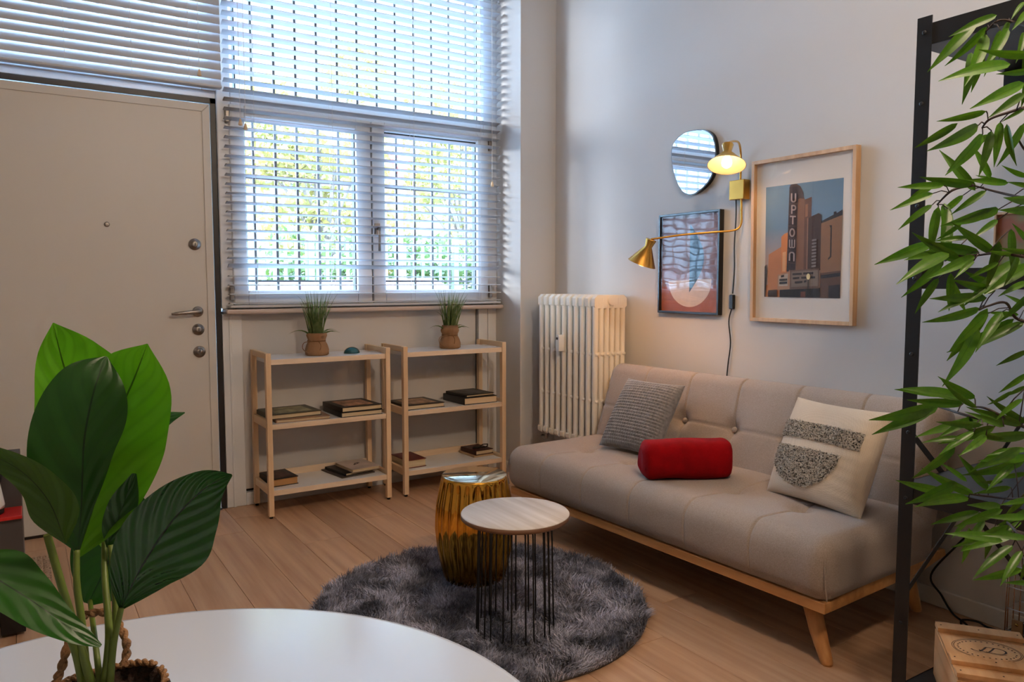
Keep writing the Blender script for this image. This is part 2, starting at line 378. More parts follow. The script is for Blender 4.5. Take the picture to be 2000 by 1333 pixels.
hb = MB().box(1.70, 1.73, -.05, -.034, .40, .47); hb.tube([(1.715, -.05, .44), (1.715, -.075, .44), (1.715, -.078, .42), (1.715, -.076, .31)], .008)
hb.build('handle', M['steel'], w1)
# transom light over the door
w2 = struct(empty('window_2', (0, YW, 2.15)))
for nm, a in (('frame_post', (-.19, -.13, 2.14, 3.0)), ('frame_post', (.80, .868, 2.14, 3.0)), ('frame_bottom', (-.13, .80, 2.14, 2.20)), ('frame_top', (-.13, .80, 2.95, 3.0))):
    MB().box(a[0], a[1], -.02, .06, a[2] - 2.15, a[3] - 2.15).build(nm, M['pvc'], w2, .005)
MB().box(-.13, .80, .012, .018, .05, .80).build('pane', M['pane'], w2)

# security grille outside
g = thing('window_grille', 'dark iron bars of the security grille outside the window', 'grille', (0, 4.42, 1.0))
barm = None
for i in range(-8, 13):
    x = 1.123 + .1235 * i
    if barm is None: barm = MB().box(-.007, .007, -.007, .007, 0, 2.1).mesh('bar')
    link('bar', barm, M['doorframe'], g, (x, 0, 0))
for z in (.19, .765): MB().box(.05, 2.66, -.012, .012, z - .006, z + .006).build('crossbar', M['doorframe'], g)

# ------------------------------------------------------------------ door
d1 = struct(empty('door_1', (0, YW, 0)))
for a in ((.838, .866, 0, 2.105), (-.188, -.155, 0, 2.105), (-.188, .866, 2.077, 2.105)):
    MB().box(a[0], a[1], -.012, .06, a[2], a[3]).build('frame', M['doorframe'], d1, .002)
MB().box(-.19, .868, -.006, .06, 2.105, 2.142).build('head_strip', M['pvc'], d1, .003)
lf = MB().box(-.15, .832, -.03, .03, .012, 2.068).build('leaf', M['door'], d1, .004)
MB().prism([(-.15, 2.068), (.832, 2.068), (.795, 2.03), (-.15, 2.03)], lambda u, v, h: Vector((u, h, v)), -.036, -.028).build('moulding', M['door'], d1, .0025)
MB().prism([(.832, 2.066), (.832, .012), (.795, .012), (.795, 2.028)], lambda u, v, h: Vector((u, h, v)), -.036, -.028).build('moulding', M['door'], d1, .0025)
MB().box(-.155, .838, -.03, .05, 0, .012).build('threshold', M['doorframe'], d1)
def rosette(x, z, kind):
    Mx = Matrix.Translation((x, -.03, z)) @ Matrix.Rotation(R(90), 4, 'X')
    e = MB().lathe([(.029, 0), (.029, .006), (.026, .009), (.018, .011), (.016, .016), (.009, .017), (0, .017)], 28, Mx).build('lock_rosette', M['steel'], d1)
    if kind == 'key': MB().box(x - .0015, x + .0015, -.0485, -.046, z - .008, z + .008).build('keyhole', M['rubber'], e)
    if kind == 'knob': MB().tube([(x + .004, -.04, z - .012), (x + .004, -.062, z - .002), (x + .004, -.062, z + .014)], .008, 10).build('thumb_turn', M['steel'], e)
rosette(.743, 1.372, 'key'); rosette(.748, .945, 'key'); rosette(.750, .832, 'knob')
hx, hz = .748, 1.035
h_ = MB().lathe([(.026, 0), (.026, .007), (.02, .01), (.012, .012), (.012, .045), (0, .047)], 28, Matrix.Translation((hx, -.03, hz)) @ Matrix.Rotation(R(90), 4, 'X'))
h_.tube(smooth_path([(hx, -.068, hz), (hx - .03, -.072, hz - .001), (hx - .08, -.07, hz - .005), (hx - .128, -.066, hz - .009)], 4), [.0115] * 4 + [.010] * 4 + [.009] * 3 + [.006, .005], 10)
h_.build('door_handle', M['steel'], d1)
MB().lathe([(.012, 0), (.012, .004), (.008, .006), (0, .005)], 20, Matrix.Translation((.357, -.03, 1.455)) @ Matrix.Rotation(R(90), 4, 'X')).build('peephole', M['steel'], d1)

# ------------------------------------------------------------------ venetian blinds
def slat_mesh(L):
    P = []; nv = 7
    for i in range(2):
        for j in range(nv):
            t = j / (nv - 1) - .5; P.append(Vector((i * L, t * .05, .0035 * (1 - 4 * t * t))))
    b = MB(); b.grid(P, 2, nv); b.grid([p + Vector((0, 0, -.0026)) for p in P], 2, nv, flip=True)
    b.add([P[0], P[nv - 1], P[nv - 1] + Vector((0, 0, -.0026)), P[0] + Vector((0, 0, -.0026))], [(0, 1, 2, 3)])
    b.add([P[nv], P[2 * nv - 1], P[2 * nv - 1] + Vector((0, 0, -.0026)), P[nv] + Vector((0, 0, -.0026))], [(3, 2, 1, 0)])
    for q in ((0, nv), (nv - 1, 2 * nv - 1)):
        b.add([P[q[0]], P[q[1]], P[q[1]] + Vector((0, 0, -.0026)), P[q[0]] + Vector((0, 0, -.0026))], [(0, 1, 2, 3)])
    m = b.mesh('slat'); m.materials.append(M['slat']); return m
def blind(label, x0, x1, y, ztop, zs, tilts, zbot, ladders, tassels):
    t = thing('venetian_blind', label, 'blind', (x0, y, zbot))
    sm = slat_mesh(x1 - x0)
    for z, a in zip(zs, tilts): link('slat', sm, None, t, (0, 0, z - zbot), (R(a), 0, 0))
    MB().box(0, x1 - x0, -.026, .026, ztop - zbot - .05, ztop - zbot).build('headrail', M['slat'], t, .004)
    MB().box(0, x1 - x0, -.025, .025, 0, .014).build('bottom_rail', M['slat'], t, .004)
    for lx in ladders:
        for dy in (-.027, .027):
            MB().box(lx - .0008, lx + .0008, dy - .0007, dy + .0007, .012, ztop - zbot - .05).build('ladder_cord', M['cord'], t)
    for lx, z in tassels:
        MB().box(lx - .001, lx + .001, -.036, -.034, z - zbot + .02, ztop - zbot - .03).build('pull_cord', M['cord'], t)
        MB().lathe([(.003, .034), (.006, .028), (.010, .008), (.010, .003), (.004, 0), (0, 0)], 12, Matrix.Translation((lx, -.035, z - zbot))).build('tassel', M['birch'], t)
    return t
P_ = .0465
zs = [1.075 + P_ * i for i in range(41)]
tl = []
for i, z in enumerate(zs):
    a = (-8 if z < 2.08 else -12) + 1.2 * math.sin(i * 2.1)
    if i < 4: a = -2
    if i == 4: a = -24
    tl.append(a)
zs[4] += .008
blind('white slatted blind hanging open over the double window', .892, 2.505, 4.045, 3.03, zs, tl, 1.052, (.14, .55, 1.03, 1.47), ((.07, 1.965), (.095, 1.945), (1.545, 1.76)))
zs2 = [2.165 + .0445 * i for i in range(19)]
blind('white slatted blind hanging nearly shut above the entrance door', -.18, .882, 4.045, 3.03, zs2, [70] * len(zs2), 2.14, (.39, .66, .91), ((.955, 2.18),))

# ------------------------------------------------------------------ bookshelves
def bookshelf(label, x0, cloned=None):
    if cloned:
        c = copy_tree(cloned); c.location.x = x0; c['label'] = label; return c
    t = thing('bookshelf', label, 'bookshelf', (x0, 3.79, 0), 0, 'low birch bookshelves under the window')
    wd, dp, hh = .66, .305, .832
    for px in (0, wd - .026):
        for py in (0, dp - .03):
            p = MB().box(px, px + .026, py, py + .03, .012, hh).build('post', M['birch'], t, .002)
            MB().lathe([(.009, 0), (.009, .013)], 12, Matrix.Translation((px + .013, py + .015, 0))).build('foot', M['rubber'], p)
        for z in (.803, .452, .116):
            MB().box(px + .004, px + .022, .03, dp - .03, z, z + (.029 if z > .7 else .04)).build('side_rail', M['birchy'], t, .0015)
    for z in (.80, .475, .14):
        s = MB().box(.026, wd - .026, .012, dp - .012, z - .024, z).build('shelf', M['white'], t, .0015)
        MB().box(.024, wd - .024, .006, .012, z - .026, z).build('front_edge', M['birchx'], s, .001)
    for z in (.14, ):
        MB().box(.026, wd - .026, dp - .014, dp - .004, z, z + .035).build('back_lip', M['birchx'], t, .001)
    return t
M['birchy'] = wood('pale_birch_side', (.89, .78, .64), (.82, .69, .54), 'y', 5, .5, .03)
sh1 = bookshelf('pale birch and white bookshelf nearer the door, holding teal object', 1.0)
sh2 = bookshelf('pale birch and white bookshelf nearer the radiator and corner', 1.737, sh1)

def book(label, x, y, z, w, d, h, cover, rz=0, spine=True, pages=None, emblem=None, soft=False):
    """x, y: front left corner; w along the wall, d in depth; spine on the left"""
    t = thing('book', label, 'book', (x, y, z), rz)
    c = .0015 if soft else .003
    cm = mat('book_cover', cover, .45, var=.35, vscale=9)
    MB().box(0, w, 0, d, 0, c).build('back_cover', cm, t)
    MB().box(0, w, 0, d, h - c, h).build('front_cover', cm, t)
    if spine: MB().box(-.003, .004, 0, d, 0, h).build('spine', cm, t, .0012)
    MB().box(.004, w - .004, .004, d - .004, c, h - c).build('pages', pages or M['pages'], t)
    if emblem is not None:
        col, kind = emblem
        em = mat('cover_print', col, .5, col2=tuple(min(1, v * 1.7 + .06) for v in col), vscale=22)
        if kind == 'panel': MB().box(w * .14, w * .86, d * .14, d * .86, h, h + .0004).build('cover_picture', em, t)
        else:
            e = MB()
            for q in range(3): e.tube([(w * .5 + math.cos(a) * (.012 + .007 * q), d * .55 + math.sin(a + q) * (.010 + .006 * q), h + .0005) for a in np.linspace(0, 5.2, 14)], .0012, 5)
            e.build('cover_picture', em, t)
    return t
T1 = .4755; T0 = .1405
book('larger tan book under the grey-green landscape book', 1.055, 3.825, T1, .275, .225, .016, (.62, .47, .35), -.04)
book('grey-green landscape book lying left on the middle shelf', 1.035, 3.845, T1 + .0165, .265, .235, .024, (.27, .26, .20), .06, emblem=((.33, .32, .24), 'panel'))
book('lower dark book of the pair beside the birch post', 1.385, 3.80, T1, .232, .265, .026, (.07, .06, .055), .02)
book('upper dark book with pale lacy cover, on the pair', 1.390, 3.802, T1 + .0265, .228, .262, .026, (.10, .065, .055), .05, emblem=((.42, .30, .22), 'panel'))
book('thick dark book with tan pages on the bottom shelf near the door', 1.04, 3.865, T0, .135, .19, .040, (.10, .06, .055), .08, emblem=((.16, .09, .08), 'panel'), pages=mat('tan_pages', (.70, .52, .33), .9))
book('thin grey magazine under the white book on the bottom shelf', 1.40, 3.845, T0, .20, .24, .006, (.30, .26, .25), .15, False, soft=True)
book('small black notebook poking out under the white book', 1.425, 3.86, T0 + .0065, .17, .215, .014, (.05, .05, .055), .18, True, soft=True)
book('white book with dark swirl emblem on the bottom shelf', 1.462, 3.855, T0 + .021, .165, .215, .016, (.80, .73, .69), .1, False, emblem=((.22, .15, .14), 'swirl'), soft=True)
book('large framed-cover book lying behind the front post', 1.775, 3.825, T1, .235, .25, .026, (.13, .08, .07), .04, emblem=((.40, .31, .23), 'panel'))
book('thick cream-paged book with dark spine, lower of its stack', 2.128, 3.815, T1, .225, .25, .040, (.09, .07, .065), .02, pages=mat('cream_pages', (.86, .76, .62), .9))
book('slim dark book lying on the thick cream-paged book', 2.150, 3.83, T1 + .0405, .195, .225, .014, (.09, .075, .07), .06, emblem=((.17, .17, .18), 'panel'))
book('thick book with plain dark red cover on the bottom shelf', 1.778, 3.855, T0, .125, .20, .046, (.43, .085, .065), .03, False)
book('pale thin book under the small maroon book', 2.232, 3.885, T0, .145, .185, .010, (.72, .58, .44), .03, False, soft=True)
book('small maroon book lying on the pale thin book', 2.250, 3.895, T0 + .0105, .125, .165, .026, (.22, .06, .06), .06)
gl_ = MB()
gz = T0 + .041
gl_.tube(smooth_path([(2.265, 3.96, gz), (2.29, 3.935, gz + .004), (2.32, 3.955, gz), (2.345, 3.93, gz + .006), (2.372, 3.965, gz + .012)], 6), .004, 6)
gl_.tube(smooth_path([(2.285, 3.985, gz), (2.315, 3.965, gz + .002), (2.35, 3.985, gz + .008), (2.372, 3.965, gz + .012)], 6), .0032, 6)
tag(gl_.build('dark_cord', M['rubber']), 'tangled dark cord lying on the small maroon book', 'cord')

# teal object on the shelf
tb = MB(); prof = []
for i in range(13):
    a = math.pi / 2 * i / 12; prof.append((math.cos(a), math.sin(a)))
tb.lathe([(r_, z_) for r_, z_ in prof], 28, Matrix.Translation((1.497, 3.925, .8005)) @ Matrix.Diagonal((.044, .032, .034, 1)), rad=lambda a, r_, z_: r_ * (1 + .06 * math.sin(3 * a)))
tb = tb.build('paperweight', M['teal'])
tag(tb, 'small glossy teal object on the top shelf beside burlap pot', 'ornament')

# ------------------------------------------------------------------ grass pots
def grass_pot(label, x, y, z, seed, tall, lean, collar):
    rs = random.Random(seed)
    t = thing('potted_grass', label, 'plant', (x, y, z), 0, 'grass pots on the bookshelves')
    def rad(a, r_, zz):
        f = 1 + .035 * math.sin(5 * a + seed) + .02 * math.sin(11 * a)
        return r_ * f
    prof = [(.052, 0), (.060, .006), (.061, .03), (.054, .055), (.046, .070), (.043, .077), (.047, .088), (.053, .104), (.050 if collar else .044, .118 if collar else .135), (.040, .112), (.036, .10)]
    MB().lathe(prof, 40, None, True, rad).build('burlap_wrap', M['burlap'], t)
    MB().lathe([(0, .10), (.040, .10)], 24).build('soil', M['soil'], t)
    b = MB(); b.tube([(.0455 * math.cos(a), .0455 * math.sin(a), .077) for a in np.linspace(0, 2 * math.pi, 28, endpoint=False)], .003, 6, True)
    b.tube(smooth_path([(-.03, -.034, .077), (-.075, -.03, .07), (-.083, -.03, .04), (-.06, -.045, .015)], 6), .002, 5)
    b.tube(smooth_path([(-.005, -.047, .077), (.004, -.056, .055), (-.004, -.064, .03)], 5), .002, 5)
    b.build('twine', M['twine'], t)
    for i in range(84):
        a = rs.uniform(0, 6.283); rr = rs.uniform(0, .034); h = tall * rs.uniform(.6, 1.0); sp_ = rs.uniform(.0, .30)
        base = Vector((rr * math.cos(a), rr * math.sin(a), .095)); dirv = Vector((math.cos(a) * sp_ + lean, math.sin(a) * sp_, 1)).normalized()
        droop = rs.uniform(.0, .22) if i % 8 else .85
        blade(base, dirv, h, .0042, droop, t)
    # a few long arching outer blades
    for a, h in ((math.pi * 1.04, .17), (.15, .10), (.5, .14), (-.15, .12)):
        blade(Vector((.03 * math.cos(a), .03 * math.sin(a), .105)), Vector((math.cos(a), math.sin(a) - .2, .7)).normalized(), h, .005, .9, t)
    return t
def blade(base, d, h, w, droop, parent):
    P = []; side = d.cross(Vector((0, -1, .2))).normalized(); n = 8; p = base.copy(); dd = d.copy()
    for i in range(n):
        t = i / (n - 1); ww = w * (1 - t) ** .6 * (.6 + .4 * math.sin(math.pi * min(1, t + .3)))
        P += [p - side * ww, p + side * ww + Vector((0, -.0006, 0))]
        dd = (dd + Vector((d.x * .25, d.y * .25, 0)) * (t * .5) + Vector((d.x * 1.2 + .1, d.y * .5, -.9)) * (droop * t * .6)).normalized(); p = p + dd * (h / n)
    b = MB(); b.grid(P, n, 2); return b.build('blade', M['grass'], parent)
grass_pot('burlap-wrapped grass pot with wide drooping blade, beside teal object', 1.298, 3.915, .8005, 3, .295, .0, True)
grass_pot('burlap-wrapped grass pot on the bookshelf nearer the radiator', 2.088, 3.915, .8005, 11, .30, .07, False)

# ------------------------------------------------------------------ radiator
rd = thing('radiator', 'cream cast-iron column radiator on the wall beside the sofa', 'radiator', (2.53, 3.13, .30))
secm = None
def section_mesh():
    b = MB(); nb = 6; pitch = .037; D = pitch * nb; th = .033
    for i in range(nb):
        x = i * pitch + .003; w_ = pitch - .007
        pts = [(x + w_ * .5 + w_ * .5 * math.cos(a), th * .5 + th * .5 * math.sin(a)) for a in np.linspace(0, 2 * math.pi, 16, endpoint=False)]
        z0_ = .018 if i in (0, nb - 1) else .0; q_ = len(pts)
        b.add([Vector((u, v, h)) for h in (z0_, .80) for u, v in pts], [(k_, (k_ + 1) % q_, q_ + (k_ + 1) % q_, q_ + k_) for k_ in range(q_)], True)
        b.add([Vector((u, v, z0_)) for u, v in pts], [tuple(range(q_))[::-1]])
    for z0, z1 in ((.745, .815), (.008, .06)):
        pts = [(.0, z0 + .012), (.012, z0), (D - .012, z0), (D, z0 + .012), (D, z1 - .018), (D - .02, z1), (.02, z1), (0, z1 - .018)]
        b.prism(pts, lambda u, v, h: Vector((u, h, v)), .002, th - .002)
    for z in (.50, .25):
        b.box(.01, D - .01, .009, th - .009, z - .012, z + .012)
        for i in range(nb): b.lathe([(.0, -.012), (.010, -.006), (.0115, 0), (.010, .006), (0, .012)], 8, Matrix.Translation((i * pitch + pitch / 2, .003, z)))
    for x in (D * .5,):
        for z in (.785, .034): b.lathe([(.021, -.012), (.021, .042)], 14, Matrix.Translation((x, th * .5, z)) @ Matrix.Rotation(R(-90), 4, 'X') @ Matrix.Translation((0, 0, -.006)))
    m = b.mesh('section', 0); m.materials.append(M['rad']); return m
secm = section_mesh()
for i in range(10): link('section', secm, None, rd, (0, i * .0545, 0))
MB().lathe([(.014, 0), (.014, .03), (.011, .034), (0, .034)], 16, Matrix.Translation((.05, .535, .775)) @ Matrix.Rotation(R(-90), 4, 'X')).build('vent_plug', M['plastic'], rd)
MB().tube([(.111, .02, .785), (.111, -.012, .785)], .024, 14).build('end_plug', M['rad'], rd)
hm = MB().prism([(-.016, 0), (.016, 0), (.016, .082), (.010, .092), (-.010, .092), (-.016, .082)], lambda u, v, h: Vector((h, .285 + u, .50 + v)), -.035, .004).build('heat_meter', M['plastic'], rd, .003)
MB().box(-.0362, -.0348, .278, .293, .565, .578).build('display', M['rubber'], hm)
for y_ in (.10, .45): MB().box(.20, .248, y_, y_ + .02, .68, .70).build('bracket', M['rad'], rd)
tb_ = MB(); tb_.tube([(.05, .50, .02), (.05, .50, -.03), (.05, .545, -.03)], .012, 10); tb_.build('valve', M['steel'], rd)

# ------------------------------------------------------------------ sofa
so_ = thing('sofa', 'taupe buttoned sofa bed on honey-coloured wooden frame', 'sofa', (1.985, 1.345, 0), R(2.58))
SL = 1.68
def rounded_block(sx, sy, sz, r, nx, ny, nz, fn=None):
    idx = {}; V = []; F = []
    def vid(i, j, k):
        key = (i, j, k)
        if key not in idx:
            p = Vector((i / nx * sx, j / ny * sy, k / nz * sz))
            q = Vector((min(max(p.x, r), sx - r), min(max(p.y, r), sy - r), min(max(p.z, min(r, sz * .5)), max(sz - r, sz * .5))))
            d = p - q
            if d.length > 1e-9: p = q + d.normalized() * min(r, d.length if d.length < r else r)
            if fn: p = fn(p)
            idx[key] = len(V); V.append(p)
        return idx[key]
    for i in range(nx):
        for j in range(ny):
            F.append((vid(i, j, 0), vid(i, j + 1, 0), vid(i + 1, j + 1, 0), vid(i + 1, j, 0)))
            F.append((vid(i, j, nz), vid(i + 1, j, nz), vid(i + 1, j + 1, nz), vid(i, j + 1, nz)))
    for i in range(nx):
        for k in range(nz):
            F.append((vid(i, 0, k), vid(i + 1, 0, k), vid(i + 1, 0, k + 1), vid(i, 0, k + 1)))
            F.append((vid(i, ny, k), vid(i, ny, k + 1), vid(i + 1, ny, k + 1), vid(i + 1, ny, k)))
    for j in range(ny):
        for k in range(nz):
            F.append((vid(0, j, k), vid(0, j, k + 1), vid(0, j + 1, k + 1), vid(0, j + 1, k)))
            F.append((vid(nx, j, k), vid(nx, j + 1, k), vid(nx, j + 1, k + 1), vid(nx, j, k + 1)))
    b = MB(); b.add(V, F, True); return b
NP = 6; PS = SL / NP
def groove(d, w): return math.exp(-(d / w) ** 2)
def seam_d(y):
    k = round(y / PS); 
    return abs(y - k * PS) if 0 < k < NP else 9
def seatfn(p):
    z = p.z; x, y = p.x, p.y
    top = max(0, min(1, (z - .10) / .09))
    dz = 0
    dz -= .005 * groove(seam_d(y), .004) * top
    for k in range(1, NP):
        dd = math.hypot(x - .27, y - k * PS); dz -= (.026 * groove(dd, .035) + .010 * groove(dd, .11)) * top
    fr = max(0, 1 - x / .10)
    p.x += .004 * groove(seam_d(y), .004) * fr * (1 if z > .02 else 0)
    pz = .5 + .5 * math.cos((y % PS) / PS * 2 * math.pi)
    dz += .0025 * (1 - pz) * top
    # end face puffs a little and the front nose rolls over
    p.x -= .012 * fr * math.sin(math.pi * min(1, max(0, z / .2)))
    p.z += dz; return p
b = rounded_block(.66, SL, .205, .062, 44, 420, 12, seatfn)
seat = b.build('seat_cushion', M['fabric'], so_, loc=(0, 0, .205))
for yy in (.012, SL - .012):
    MB().tube(smooth_path([(.012, yy, .02), (.0, yy, .08), (.010, yy + (.01 if yy < 1 else -.01), .15), (.03, yy + (.02 if yy < 1 else -.02), .178)], 5), .0022, 6).build('corner_seam', M['fabric'], seat)
def backfn(p):
    # x: thickness (0 = front), z: height
    x, y, z = p.x, p.y, p.z
    fr = max(0, min(1, (.10 - x) / .07)); d = 0
    d += .005 * groove(seam_d(y), .004) * fr
    d += .005 * groove(z - .235, .006) * fr
    for k in range(1, NP):
        dd = math.hypot(z - .235, y - k * PS); d += (.024 * groove(dd, .035) + .010 * groove(dd, .10)) * fr
    pz = .5 + .5 * math.cos((y % PS) / PS * 2 * math.pi)
    d -= .005 * (1 - pz) * fr * math.sin(math.pi * min(1, max(0, z / .47)))
    p.x += d; tp = max(0, (z - .40) / .07)
    p.z -= .004 * groove(seam_d(y), .004) * tp
    return p
b = rounded_block(.15, SL, .47, .06, 12, 420, 60, backfn)
back = b.build('backrest', M['fabric'], so_, loc=(.515, 0, .335), rot=(0, R(19), 0))
for k in range(1, NP):
    Mx = Matrix.Translation((.030, k * PS, .235)) @ Matrix.Rotation(R(-90), 4, 'Y')
    MB().lathe([(.012, 0), (.013, .004), (.010, .009), (.004, .0115), (0, .012)], 16, Mx).build('button', M['fabric'], back)
    MB().lathe([(.012, 0), (.013, .003), (.010, .006), (0, .008)], 16, Matrix.Translation((.27, k * PS, .158))).build('button', M['fabric'], seat)
MB().box(.015, .045, .02, SL - .02, .180, .214).build('front_rail', M['oakleg'], so_, .003)
MB().box(.60, .63, .05, SL - .05, .168, .21).build('rear_rail', M['oakleg'], so_, .003)
for yy in (.02, SL - .048):
    MB().prism([(.045, .180), (.045, .214), (.66, .240), (.755, .232), (.765, .207), (.60, .185)], lambda u, v, h: Vector((u, h, v)), yy, yy + .028).build('side_rail', M['oakleg'], so_, .003)
legw = wood('honey_wood_leg', (.83, .61, .38), (.71, .48, .27), 'z', 6, .42, 0)
for lx, ly, dx, dy in ((.095, .125, -.025, -.085), (.095, SL - .125, -.025, .085), (.66, .12, .03, -.04), (.66, SL - .12, .03, .04)):
    MB().tube([(lx, ly, .195), (lx + dx * .5, ly + dy * .5, .09), (lx + dx, ly + dy, .004), (lx + dx, ly + dy, 0)], [.029, .0255, .0185, .016], 18).build('leg', legw, so_)
MB().box(.56, .66, .055, .075, .19, .40).build('hinge_plate', M['blackmetal'], so_, .002)
MB().box(.56, .66, SL - .075, SL - .055, .19, .40).build('hinge_plate', M['blackmetal'], so_, .002)

# ------------------------------------------------------------------ cushions and blanket
def pillow_fn(w, h, t, sag=.0):
    def f(u, v, s):
        a = 1 - abs(u) ** 2.6; c = 1 - abs(v) ** 2.6
        th = t * (max(a, 0) * max(c, 0)) ** .55
        pin = 1 - .055 * (1 - abs(u) ** 2) * abs(v) ** 6; pin2 = 1 - .055 * (1 - abs(v) ** 2) * abs(u) ** 6
        return Vector((u * w / 2 * pin2, s * th - sag * (1 - v * v) * .0, v * h / 2 * pin))
    return f
def pillow_mesh(w, h, t, n, ripple=None):
    f = pillow_fn(w, h, t); b = MB()
    for s in (-1, 1):
        P = []
        for i in range(n):
            for j in range(n):
                u = -1 + 2 * i / (n - 1); v = -1 + 2 * j / (n - 1); p = f(u, v, s)
                if ripple and s < 0: p = ripple(p, u, v)
                P.append(p)
        b.grid(P, n, n, True, s > 0)
    return b
def place(o, bl, br, tl_, tr, z_lift=0):
    """local x along the bottom edge, local z up the face, local -y out of the face"""
    bl, br, tl_, tr = map(Vector, (bl, br, tl_, tr))
    x = ((br - bl) + (tr - tl_)).normalized(); zz = ((tl_ - bl) + (tr - br)); zz = (zz - x * zz.dot(x)).normalized(); y = zz.cross(x)
    Mx = Matrix((x, y, zz)).transposed().to_4x4(); c = (bl + br + tl_ + tr) / 4; Mx.translation = c; o.matrix_world = Mx
nk = 24
def waffle(p, u, v):
    edge = (1 - abs(u) ** 8) * (1 - abs(v) ** 8)
    p.y -= .006 * edge * (abs(math.sin(u * nk * math.pi / 2)) ** .6 * abs(math.sin(v * nk * math.pi / 2)) ** .6)
    return p
gp = pillow_mesh(.34, .36, .062, 181, waffle).build('cushion', M['knit'], None, 0, True)
tag(gp, 'grey waffle-knit cushion leaning at the radiator end of sofa', 'cushion', 'cushions on the sofa')
place(gp, (2.245, 2.735, .425), (2.315, 2.41, .425), (2.462, 2.79, .715), (2.475, 2.44, .715))
cw, chh, ct = .405, .375, .075
def wrinkle(p, u, v):
    p.y -= .0025 * math.sin(v * 34 + 3 * u) * max(0, u - .25) * (1 - u * u) * 1.6
    return p
cp = thing('cushion', 'cream square cushion with speckled black half-moon and band', 'cushion', group='cushions on the sofa')
place(cp, (2.325, 1.835, .42), (2.268, 1.425, .42), (2.44, 1.80, .735), (2.43, 1.45, .735))
pillow_mesh(cw, chh, ct, 81, wrinkle).build('cover', M['cream'], cp, 0, True)
cf = pillow_fn(cw, chh, ct)
def patch(name, inside, u0, u1, v0, v1, nfib, seed):
    rs = np.random.default_rng(seed); b = MB(); n = 60; nm = 40; P = []; keep = []
    for i in range(n):
        for j in range(nm):
            u = u0 + (u1 - u0) * i / (n - 1); v = v0 + (v1 - v0) * j / (nm - 1)
            P.append(cf(u, v, -1) + Vector((0, -.003, 0))); keep.append(inside(u, v))
    fs = []
    for i in range(n - 1):
        for j in range(nm - 1):
            q = (i * nm + j, (i + 1) * nm + j, (i + 1) * nm + j + 1, i * nm + j + 1)
            if all(keep[k] for k in q): fs.append(q)
    b.add(P, fs, True); o = b.build(name, M['tuft'], cp); 
    bm = bmesh.new(); bm.from_mesh(o.data); bmesh.ops.delete(bm, geom=[v for v in bm.verts if not v.link_faces], context='VERTS'); bm.to_mesh(o.data); bm.free()
    fb = MB(); cnt = 0
    while cnt < nfib:
        u = rs.uniform(u0, u1); v = rs.uniform(v0, v1)
        if not inside(u, v): continue
        p = cf(u, v, -1) + Vector((0, -.003, 0)); d = Vector((rs.normal() * .7, -1, rs.normal() * .7 - .3)).normalized() * rs.uniform(.004, .008)
        s_ = d.cross(Vector((rs.normal(), .2, rs.normal()))).normalized() * .0011
        fb.add([p - s_, p + s_, p + d + s_ * .7, p + d - s_ * .7], [(0, 1, 2, 3)]); cnt += 1
    fo = fb.build('yarn_tufts', M['tuft'], o); fo['kind'] = 'stuff'
patch('speckled_band', lambda u, v: abs(v - .30 + .0 * u) < .17 and -.93 < u < .80, -.95, .85, .08, .52, 2600, 1)
patch('speckled_half_moon', lambda u, v: v < -.03 and ((u + .20) / .75) ** 2 + ((v + .03) / .74) ** 2 < 1, -.955, .60, -.80, .0, 3800, 2)

# rolled red blanket
def blanket():
    b = MB(); n = 34; m = 28; L = .358; P = []
    for i in range(n + 1):
        t = i / n; x = (t - .5) * L
        e = min(t, 1 - t) * L; rr = 1 - max(0, 1 - e / .030) ** 2.5 * .42
        for k in range(m):
            a = 2 * math.pi * k / m
            ca, sa = math.cos(a), math.sin(a); ex = 2 / 2.9
            yy = math.copysign(abs(ca) ** ex, ca) * .082; zz = math.copysign(abs(sa) ** ex, sa) * .075
            lump = 1 + .03 * math.sin(3.1 * t * 3 + a * 2) + .02 * math.sin(9 * t + 3 * a + 1) + (.05 * t if sa > 0 else 0)
            P.append(Vector((x + .004 * math.sin(a * 2 + t * 5), yy * rr * lump, zz * rr * lump)))
    for i in range(n):
        pass
    fs = []
    for i in range(n):
        for k in range(m): fs.append((i * m + k, i * m + (k + 1) % m, (i + 1) * m + (k + 1) % m, (i + 1) * m + k))
    b.add(P, fs, True)
    b.add(P[:m], [tuple(range(m))[::-1]]); b.add(P[-m:], [tuple(range(m))])
    return b
mid_ = Vector((2.20, 2.145, .482))
rb = thing('blanket', 'rolled bright red fleece blanket lying between the cushions', 'blanket', mid_, math.atan2(-.17, .31))
blanket().build('roll', M['red'], rb, 0, True)
sp_ = MB(); sp_.tube([(.174 - .001 * i, .058 * math.cos(a) * (1 - i / 40), .055 * math.sin(a) * (1 - i / 40)) for i, a in enumerate(np.linspace(-1.2, 9, 30))], .008, 8)
sp_.build('rolled_end', M['red'], rb)

